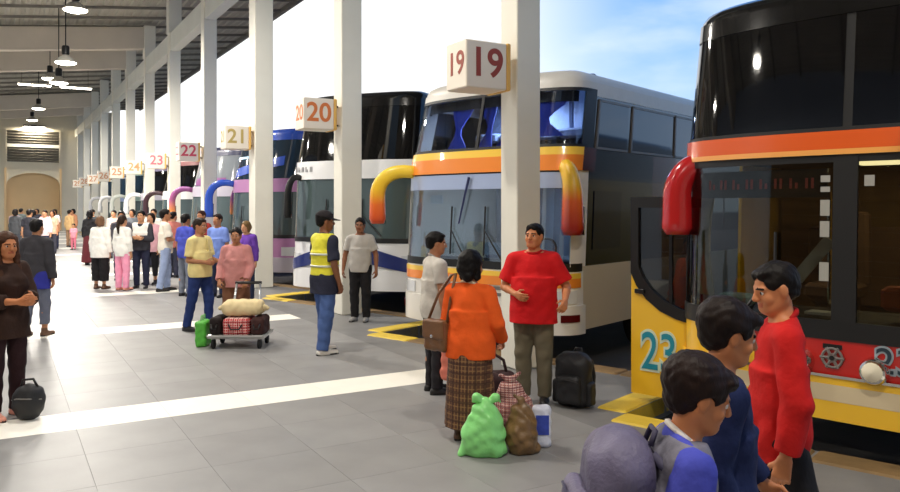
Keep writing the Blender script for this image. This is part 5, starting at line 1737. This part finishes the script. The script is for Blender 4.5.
# --- distant crowd towards the end wall
CR = 'distant crowd by the end wall'
crowd = [
    ((2.66, 48.2), 1.74, 180, C(236, 214, 206), C(40, 44, 70), 'white and pink top with navy trousers, nearest of the far crowd'),
    ((3.55, 50.0), 1.70, 20, C(206, 170, 120), C(150, 120, 96), 'tan jacket and tan trousers'),
    ((3.50, 46.6), 1.10, 180, C(230, 150, 166), C(214, 120, 140), 'child in pink clothes beside the tan jacket'),
    ((1.60, 47.0), 1.72, 0, C(42, 44, 54), C(48, 50, 60), 'black coat, second from the picture edge'),
    ((0.78, 52.0), 1.70, 170, C(196, 170, 176), C(90, 80, 90), 'mauve shirt at the picture edge'),
    ((1.18, 55.0), 1.76, 10, C(120, 130, 128), C(50, 54, 60), 'grey-green jacket below the portal'),
    ((2.12, 57.0), 1.74, 180, C(66, 68, 78), C(44, 46, 56), 'slate jacket in the middle of the portal'),
    ((2.35, 52.0), 1.68, 190, C(220, 150, 146), C(70, 66, 84), 'salmon shirt below the portal'),
    ((3.10, 55.5), 1.72, 170, C(96, 110, 130), C(54, 58, 76), 'steel blue shirt by the portal edge'),
    ((3.95, 53.0), 1.74, 200, C(206, 146, 110), C(80, 60, 60), 'terracotta shirt near the columns'),
    ((4.00, 42.0), 1.74, 185, C(70, 72, 74), C(52, 50, 54), 'dark grey shirt next to the maroon skirt'),
    ((4.10, 34.5), 1.72, 180, C(224, 196, 186), C(96, 96, 110), 'peach shirt behind the white blouse'),
    ((4.25, 30.5), 1.76, 190, C(96, 100, 106), C(60, 62, 76), 'grey shirt behind the candy pink trousers'),
    ((4.35, 26.5), 1.78, 180, C(226, 222, 214), C(60, 62, 80), 'white shirt half hidden behind the queue'),
    ((4.45, 24.2), 1.70, 190, C(70, 60, 66), C(50, 50, 60), 'dark brown shirt behind the queue'),
    ((0.62, 39.1), 1.76, 5, C(70, 72, 76), C(60, 62, 70), 'dark grey jacket at the edge, in front of the mauve shirt'),
    ((1.02, 34.2), 1.76, 0, C(50, 50, 58), C(44, 46, 54), 'black anorak just beyond the hooded jacket'),
    ((1.84, 40.7), 1.72, 180, C(226, 206, 206), C(44, 48, 74), 'pale blouse and navy trousers walking down the hall'),
    ((2.3, 43.5), 1.70, 175, C(216, 176, 150), C(60, 60, 72), 'apricot shirt walking down the hall'),
    ((4.20, 22.4), 1.72, 20, C(196, 120, 110), C(60, 62, 80), 'coral shirt behind the queue'),
]
for i, (p, H_, ph, c1, c2, wd) in enumerate(crowd):
    fz = 0.78 if p[1] > 40 else (0.86 if p[1] > 32 else 0.93)
    p = (p[0] * fz, p[1] * fz)
    child = wd.startswith('child')
    lab = wd if child else 'person in ' + wd
    person(lab, p, H_, ph, [dict(kind='top', mat=F_('crowd_top_%d' % i, c1), sleeve=1.8 if i % 2 else 0.8, hem=-0.12), dict(kind='trousers', mat=F_('crowd_bottom_%d' % i, c2)), SH(K_shoe_b)],
           None, 'light' if i % 3 else 'tan', ('short' if i % 3 else 'bob', C(34, 26, 22)), 0.018, fem=(i % 3 == 0), head=1.15 if child else 1.0, group=CR, fingers=False)

# ================================================================== luggage
def soft_thing(name, label, cat, loc, rz=0.0, group=None):
    return thing(name, label, cat, loc, rz, group)
def grip(parent, pts, r, m, name='handle'):
    return MB().tube(pts, r, 8).build(name, m, parent, 'all')

M_green = mat('green_plastic_film', C(142, 226, 132), 0.32, var=0.10, vscale=7, bump=0.35, bscale=18)
M_brownpl = mat('brown_plastic_film', C(120, 92, 58), 0.35, var=0.25, vscale=9, bump=0.4, bscale=20)
M_nylon = mat('black_nylon', C(22, 22, 25), 0.6, bump=0.2, bscale=120, var=0.15)
M_greyny = mat('grey_violet_nylon', C(98, 92, 118), 0.6, bump=0.25, bscale=60, var=0.2)
M_leather = mat('brown_leather', C(116, 78, 46), 0.45, var=0.2, vscale=10, bump=0.15)
to_local_rz = R(-VIEW)            # things turned square to the viewer's line

# green carrier bag at the woman's feet
g = soft_thing('carrier_bag', 'bulging light green plastic bag at the orange woman\'s feet', 'bag', (3.10, 4.77, 0), to_local_rz)
s_ = Soft(0.009)
s_.ell((0.0, 0, 0.15), (0.165, 0.12, 0.17), 0.05).ell((0.01, 0, 0.27), (0.12, 0.09, 0.13), 0.05).cone((-0.12, 0.02, 0.04), 0.06, (-0.16, 0.0, 0.02), 0.03, 0.04).cone((0.10, -0.02, 0.05), 0.06, (0.14, 0, 0.04), 0.04, 0.04)
s_.cone((0.0, 0, 0.34), 0.06, (0.02, 0, 0.40), 0.035, 0.04)
soft_obj('bag_body', s_.mesh(0.008, 26, [((0, 0, 0.0), (0, 0, -1))]), M_green, g)
for sx in (-1, 1):
    s2 = Soft(0.008)
    s2.cone((0.02, 0, 0.39), 0.025, (0.02 + 0.07 * sx, 0.01, 0.43), 0.030, 0.02).cone((0.02 + 0.07 * sx, 0.01, 0.43), 0.030, (0.02 + 0.10 * sx, 0.01, 0.40), 0.012, 0.02)
    soft_obj('tied_handle', s2.mesh(0.004, 40), M_green, g)
# brown see-through bag with blue and white packet
g = soft_thing('carrier_bag', 'brown plastic bag with knotted top beside the green bag', 'bag', (3.38, 4.68, 0), to_local_rz)
s_ = Soft(0.009)
s_.ell((0.0, 0, 0.13), (0.125, 0.13, 0.15), 0.05).ell((0.0, 0, 0.25), (0.10, 0.09, 0.13), 0.05).cone((0.08, 0.0, 0.04), 0.05, (0.12, 0, 0.03), 0.03, 0.04)
soft_obj('bag_body', s_.mesh(0.008, 28, [((0, 0, 0.0), (0, 0, -1))]), M_brownpl, g)
soft_obj('bag_knot', Soft(0.007).cone((0, 0, 0.34), 0.035, (0.0, 0, 0.40), 0.02, 0.02).cone((0, 0, 0.40), 0.02, (-0.05, 0, 0.43), 0.012, 0.02).mesh(0.004, 40), M_brownpl, g)
g = soft_thing('packet', 'blue and white printed packet leaning on the brown bag', 'packet', (3.60, 4.72, 0), to_local_rz)
soft_obj('packet_body', Soft(0.007).rbox((0, 0, 0.16), (0.075, 0.05, 0.16), 0.04).mesh(0.004, 30, [((0, 0, 0), (0, 0, -1))]), mat('packet_white', C(214, 218, 232), 0.4, bump=0.2), g)
MB().bbox((0.0, -0.052, 0.18), (0.10, 0.006, 0.15), 0.003).build('blue_print', mat('packet_blue', C(54, 74, 172), 0.4, var=0.3, vscale=20), g)
# red patterned bundle and dark bag behind
g = soft_thing('cloth_bundle', 'red and white patterned cloth bundle behind the brown bag', 'bundle', (3.62, 5.12, 0), to_local_rz)
soft_obj('bundle_body', Soft(0.010).ell((0, 0, 0.17), (0.17, 0.14, 0.18), 0.05).ell((-0.03, 0, 0.33), (0.11, 0.09, 0.10), 0.05).mesh(0.008, 24, [((0, 0, 0), (0, 0, -1))]), plaid_mat('red_pattern', C(170, 96, 84), C(226, 206, 196), C(110, 52, 60), 2.0), g)
soft_obj('bundle_knot', Soft(0.008).ell((-0.03, 0, 0.43), (0.04, 0.035, 0.035), 0.02).cone((-0.03, 0, 0.43), 0.02, (0.05, 0, 0.49), 0.015, 0.02).cone((-0.03, 0, 0.43), 0.02, (-0.11, 0, 0.47), 0.015, 0.02).mesh(0.003, 40), MATS['red_pattern'], g)
g = soft_thing('shoulder_bag', 'dark maroon bag standing by the base of column nineteen', 'bag', (3.74, 5.60, 0), to_local_rz)
soft_obj('bag_body', Soft(0.010).rbox((0, 0, 0.20), (0.19, 0.11, 0.20), 0.06).mesh(0.006, 22, [((0, 0, 0), (0, 0, -1))]), mat('dark_maroon_cloth_bag', C(52, 28, 30), 0.8), g)
grip(g, [(-0.12, 0, 0.37), (-0.09, 0, 0.50), (0, 0, 0.56), (0.09, 0, 0.50), (0.12, 0, 0.37)], 0.014, MATS['dark_maroon_cloth_bag'])

def backpack(name, label, loc, rz, sc_, m, strap_m, tilt=0.0):
    g = soft_thing(name, label, 'backpack', loc, rz)
    g.scale = (sc_,) * 3
    g.rotation_euler = (R(tilt), 0, rz)
    soft_obj('pack_body', Soft(0.010).rbox((0, 0, 0.24), (0.17, 0.11, 0.24), 0.09, 0.03).ell((0, 0, 0.40), (0.155, 0.10, 0.10), 0.05).mesh(0.006, 18, [((0, 0, 0), (0, 0, -1))]), m, g)
    p = soft_obj('front_pocket', Soft(0.009).rbox((0, -0.115, 0.17), (0.125, 0.045, 0.13), 0.04).mesh(0.004, 22), m, g)
    MB().tube([(-0.11, -0.158, 0.25), (0, -0.166, 0.265), (0.11, -0.158, 0.25)], 0.006, 6).build('zip', strap_m, p)
    for sx in (-1, 1):
        grip(g, [(0.07 * sx, 0.09, 0.45), (0.10 * sx, 0.16, 0.40), (0.12 * sx, 0.18, 0.26), (0.12 * sx, 0.15, 0.12), (0.13 * sx, 0.10, 0.05)], 0.018, strap_m, 'strap')
        soft_obj('side_pocket', Soft(0.010).rbox((0.165 * sx, 0, 0.13), (0.035, 0.07, 0.11), 0.03).mesh(0.003, 22), m, g)
    grip(g, [(-0.04, 0.09, 0.47), (-0.03, 0.10, 0.52), (0.03, 0.10, 0.52), (0.04, 0.09, 0.47)], 0.010, strap_m)
    MB().tube([(-0.155, -0.03, 0.22), (-0.12, -0.08, 0.40), (0, -0.09, 0.46), (0.12, -0.08, 0.40), (0.155, -0.03, 0.22)], 0.007, 6).build('zip', strap_m, g)
    return g
backpack('backpack', 'black backpack standing on the floor beside the man in red', (4.60, 5.54, 0), to_local_rz + R(-35), 1.0, M_nylon, M_rub)
gb = soft_thing('travel_bag', 'round black bag on the floor beside the long-haired woman', 'bag', (0.22, 7.60, 0), to_local_rz)
soft_obj('bag_body', Soft(0.009).ell((0, 0, 0.15), (0.135, 0.12, 0.155), 0.03).ell((0.02, 0, 0.22), (0.10, 0.09, 0.08), 0.04).mesh(0.006, 24, [((0, 0, 0), (0, 0, -1))]), M_nylon, gb)
grip(gb, [(-0.07, 0, 0.27), (-0.05, 0, 0.34), (0.04, 0, 0.35), (0.08, 0, 0.28)], 0.011, M_rub)
MB().tube([(-0.13, -0.03, 0.17), (-0.05, -0.11, 0.20), (0.06, -0.11, 0.20), (0.13, -0.03, 0.18)], 0.006, 6).build('zip', MATS['grille_grey'], gb)

# backpack worn by the boy
bp_ = boy['world'](boy['tp'](0.0, -0.24, -0.03))
bk = backpack('backpack', 'grey-violet backpack worn by the boy in the blue-violet T-shirt', bp_, R(-VIEW - 92), 0.90, M_greyny, mat('dark_violet_webbing', C(56, 52, 76), 0.7), 0)
bk.rotation_euler = (R(-9), 0, R(-VIEW - 92))
# handbag on the orange woman's left shoulder
hb = soft_thing('handbag', 'brown leather handbag hanging at the orange woman\'s side', 'bag', orange_w['world'](orange_w['tp'](-0.30, -0.06, 0.06)), R(-VIEW - 40))
soft_obj('bag_body', Soft(0.008).rbox((0, 0, 0.0), (0.115, 0.055, 0.125), 0.04).mesh(0.004, 26), M_leather, hb)
soft_obj('flap', Soft(0.008).rbox((0, -0.05, 0.05), (0.11, 0.018, 0.075), 0.015).mesh(0.002, 26), M_leather, hb)
grip(hb, [(-0.10, 0, 0.11), (-0.02, 0.03, 0.32), (0.10, 0.05, 0.48), (0.15, 0.05, 0.50), (0.12, 0.03, 0.34), (0.10, 0, 0.11)], 0.012, M_leather, 'strap')
MB().lathe([(0, -0.012), (0.014, -0.010), (0.016, 0.0)], 10, (0, -0.068, 0.0), axis='Y').build('clasp', M_chrome, hb)
# salmon pink bag hanging from the grey man's hand
q = grey_m['AR']['R']
wr = grey_m['world'](q[2] + q[4] * 0.10)
jk = soft_thing('cloth_bag', 'salmon pink cloth bag hanging from the hand of the grey polo man', 'bag', wr, R(-VIEW))
soft_obj('bag_body', Soft(0.008).rbox((0.03, 0, -0.33), (0.075, 0.055, 0.18), 0.03).ell((0.03, 0, -0.45), (0.085, 0.06, 0.07), 0.04).mesh(0.006, 26), F_('salmon_cloth', C(226, 132, 112)), jk)
for y in (-0.025, 0.025):
    grip(jk, [(-0.02, y, -0.18), (-0.005, y * 0.5, -0.06), (0.0, 0, 0.0), (0.03, y * 0.5, -0.06), (0.08, y, -0.18)], 0.008, F_('salmon_cloth', C(226, 132, 112)))

# loaded luggage trolley
tr = thing('luggage_trolley', 'low luggage trolley with steel frame pushed by the pink woman', 'trolley', (2.76, 10.16, 0), R(-VIEW))
M_steel = mat('trolley_steel', C(196, 196, 194), 0.3, metal=0.8)
MB().bbox((0, 0, 0.15), (0.74, 0.50, 0.03), 0.01).build('platform', M_steel, tr)
fr = MB()
fr.tube([(-0.36, -0.26, 0.17), (0.36, -0.26, 0.17), (0.36, 0.26, 0.17), (-0.36, 0.26, 0.17), (-0.36, -0.26, 0.17)], 0.018, 8)
fr.build('frame', M_steel, tr)
for sx in (-1, 1):
    MB().tube([(0.17 * sx, 0.24, 0.15), (0.17 * sx, 0.30, 0.55), (0.16 * sx, 0.40, 0.80)], 0.016, 8).build('upright', M_steel, tr, 'all')
MB().tube([(-0.18, 0.40, 0.80), (0.18, 0.40, 0.80)], 0.02, 8).build('handle', M_rub, tr)
for sx in (-1, 1):
    for y in (-0.20, 0.20):
        w_ = MB().lathe([(0.0, -0.02), (0.055, -0.02), (0.065, -0.012), (0.065, 0.012), (0.055, 0.02), (0.0, 0.02)], 16, axis='X').build('wheel', mat('tyre_rubber', C(22, 21, 21), 0.8), tr, True)
        w_.location = (0.30 * sx, y, 0.065)
        MB().box((0.30 * sx, y, 0.11), (0.03, 0.05, 0.07)).build('caster_fork', M_steel, tr)
def on_trolley(x, y, z):
    c_, s2 = math.cos(R(-VIEW)), math.sin(R(-VIEW))
    return (2.76 + x * c_ - y * s2, 10.16 + x * s2 + y * c_, z)
g = soft_thing('holdall', 'cream rolled sack lying on top of the trolley load', 'bag', on_trolley(0.04, 0.0, 0.413), R(-VIEW))
soft_obj('sack_body', Soft(0.010).rbox((0, 0, 0.10), (0.27, 0.17, 0.10), 0.09).mesh(0.006, 22, [((0, 0, 0), (0, 0, -1))]), F_('cream_sack', C(226, 206, 160)), g)
for sx in (-1, 1):
    soft_obj('sack_end', Soft(0.009).cone((0.24 * sx, 0, 0.10), 0.05, (0.31 * sx, 0, 0.09), 0.03, 0.02).mesh(0.004, 40), F_('cream_sack', C(226, 206, 160)), g)
for lab, nm, x, y, hx, hy, hz, cc in (('red and white striped bag in the middle of the trolley', 'red_bag', -0.01, -0.02, 0.175, 0.20, 0.115, C(196, 46, 52)), ('black bag at the green-bag end of the trolley', 'black_bag', -0.28, -0.03, 0.075, 0.20, 0.12, C(36, 28, 28)), ('dark brown bag at the far end of the trolley', 'brown_bag', 0.27, -0.03, 0.085, 0.20, 0.12, C(66, 42, 40))):
    g = soft_thing('soft_bag', lab, 'bag', on_trolley(x, y, 0.166), R(-VIEW), 'bags loaded on the trolley')
    mm = plaid_mat('red_stripe_bag', cc, C(236, 214, 206), C(150, 30, 40), 1.0) if nm == 'red_bag' else F_(nm + '_cloth', cc)
    soft_obj('bag_body', Soft(0.010).rbox((0, 0, hz), (hx, hy, hz), 0.05).mesh(0.004, 24, [((0, 0, 0), (0, 0, -1))]), mm, g)
    grip(g, [(-hx * 0.5, -hy - 0.005, hz * 1.3), (-hx * 0.3, -hy - 0.035, hz * 0.8), (hx * 0.3, -hy - 0.035, hz * 0.8), (hx * 0.5, -hy - 0.005, hz * 1.3)], 0.010, M_rub)
g = soft_thing('carrier_bag', 'narrow bright green bag standing beside the loaded trolley', 'bag', on_trolley(-0.50, 0.0, 0.0), R(-VIEW))
soft_obj('bag_body', Soft(0.009).rbox((0, 0, 0.17), (0.075, 0.13, 0.17), 0.04).mesh(0.005, 28, [((0, 0, 0), (0, 0, -1))]), mat('bright_green_film', C(84, 178, 62), 0.4, bump=0.2), g)
for y in (-0.04, 0.04):
    grip(g, [(0, y - 0.05, 0.32), (0, y - 0.03, 0.41), (0, y + 0.03, 0.41), (0, y + 0.05, 0.32)], 0.008, MATS['bright_green_film'])
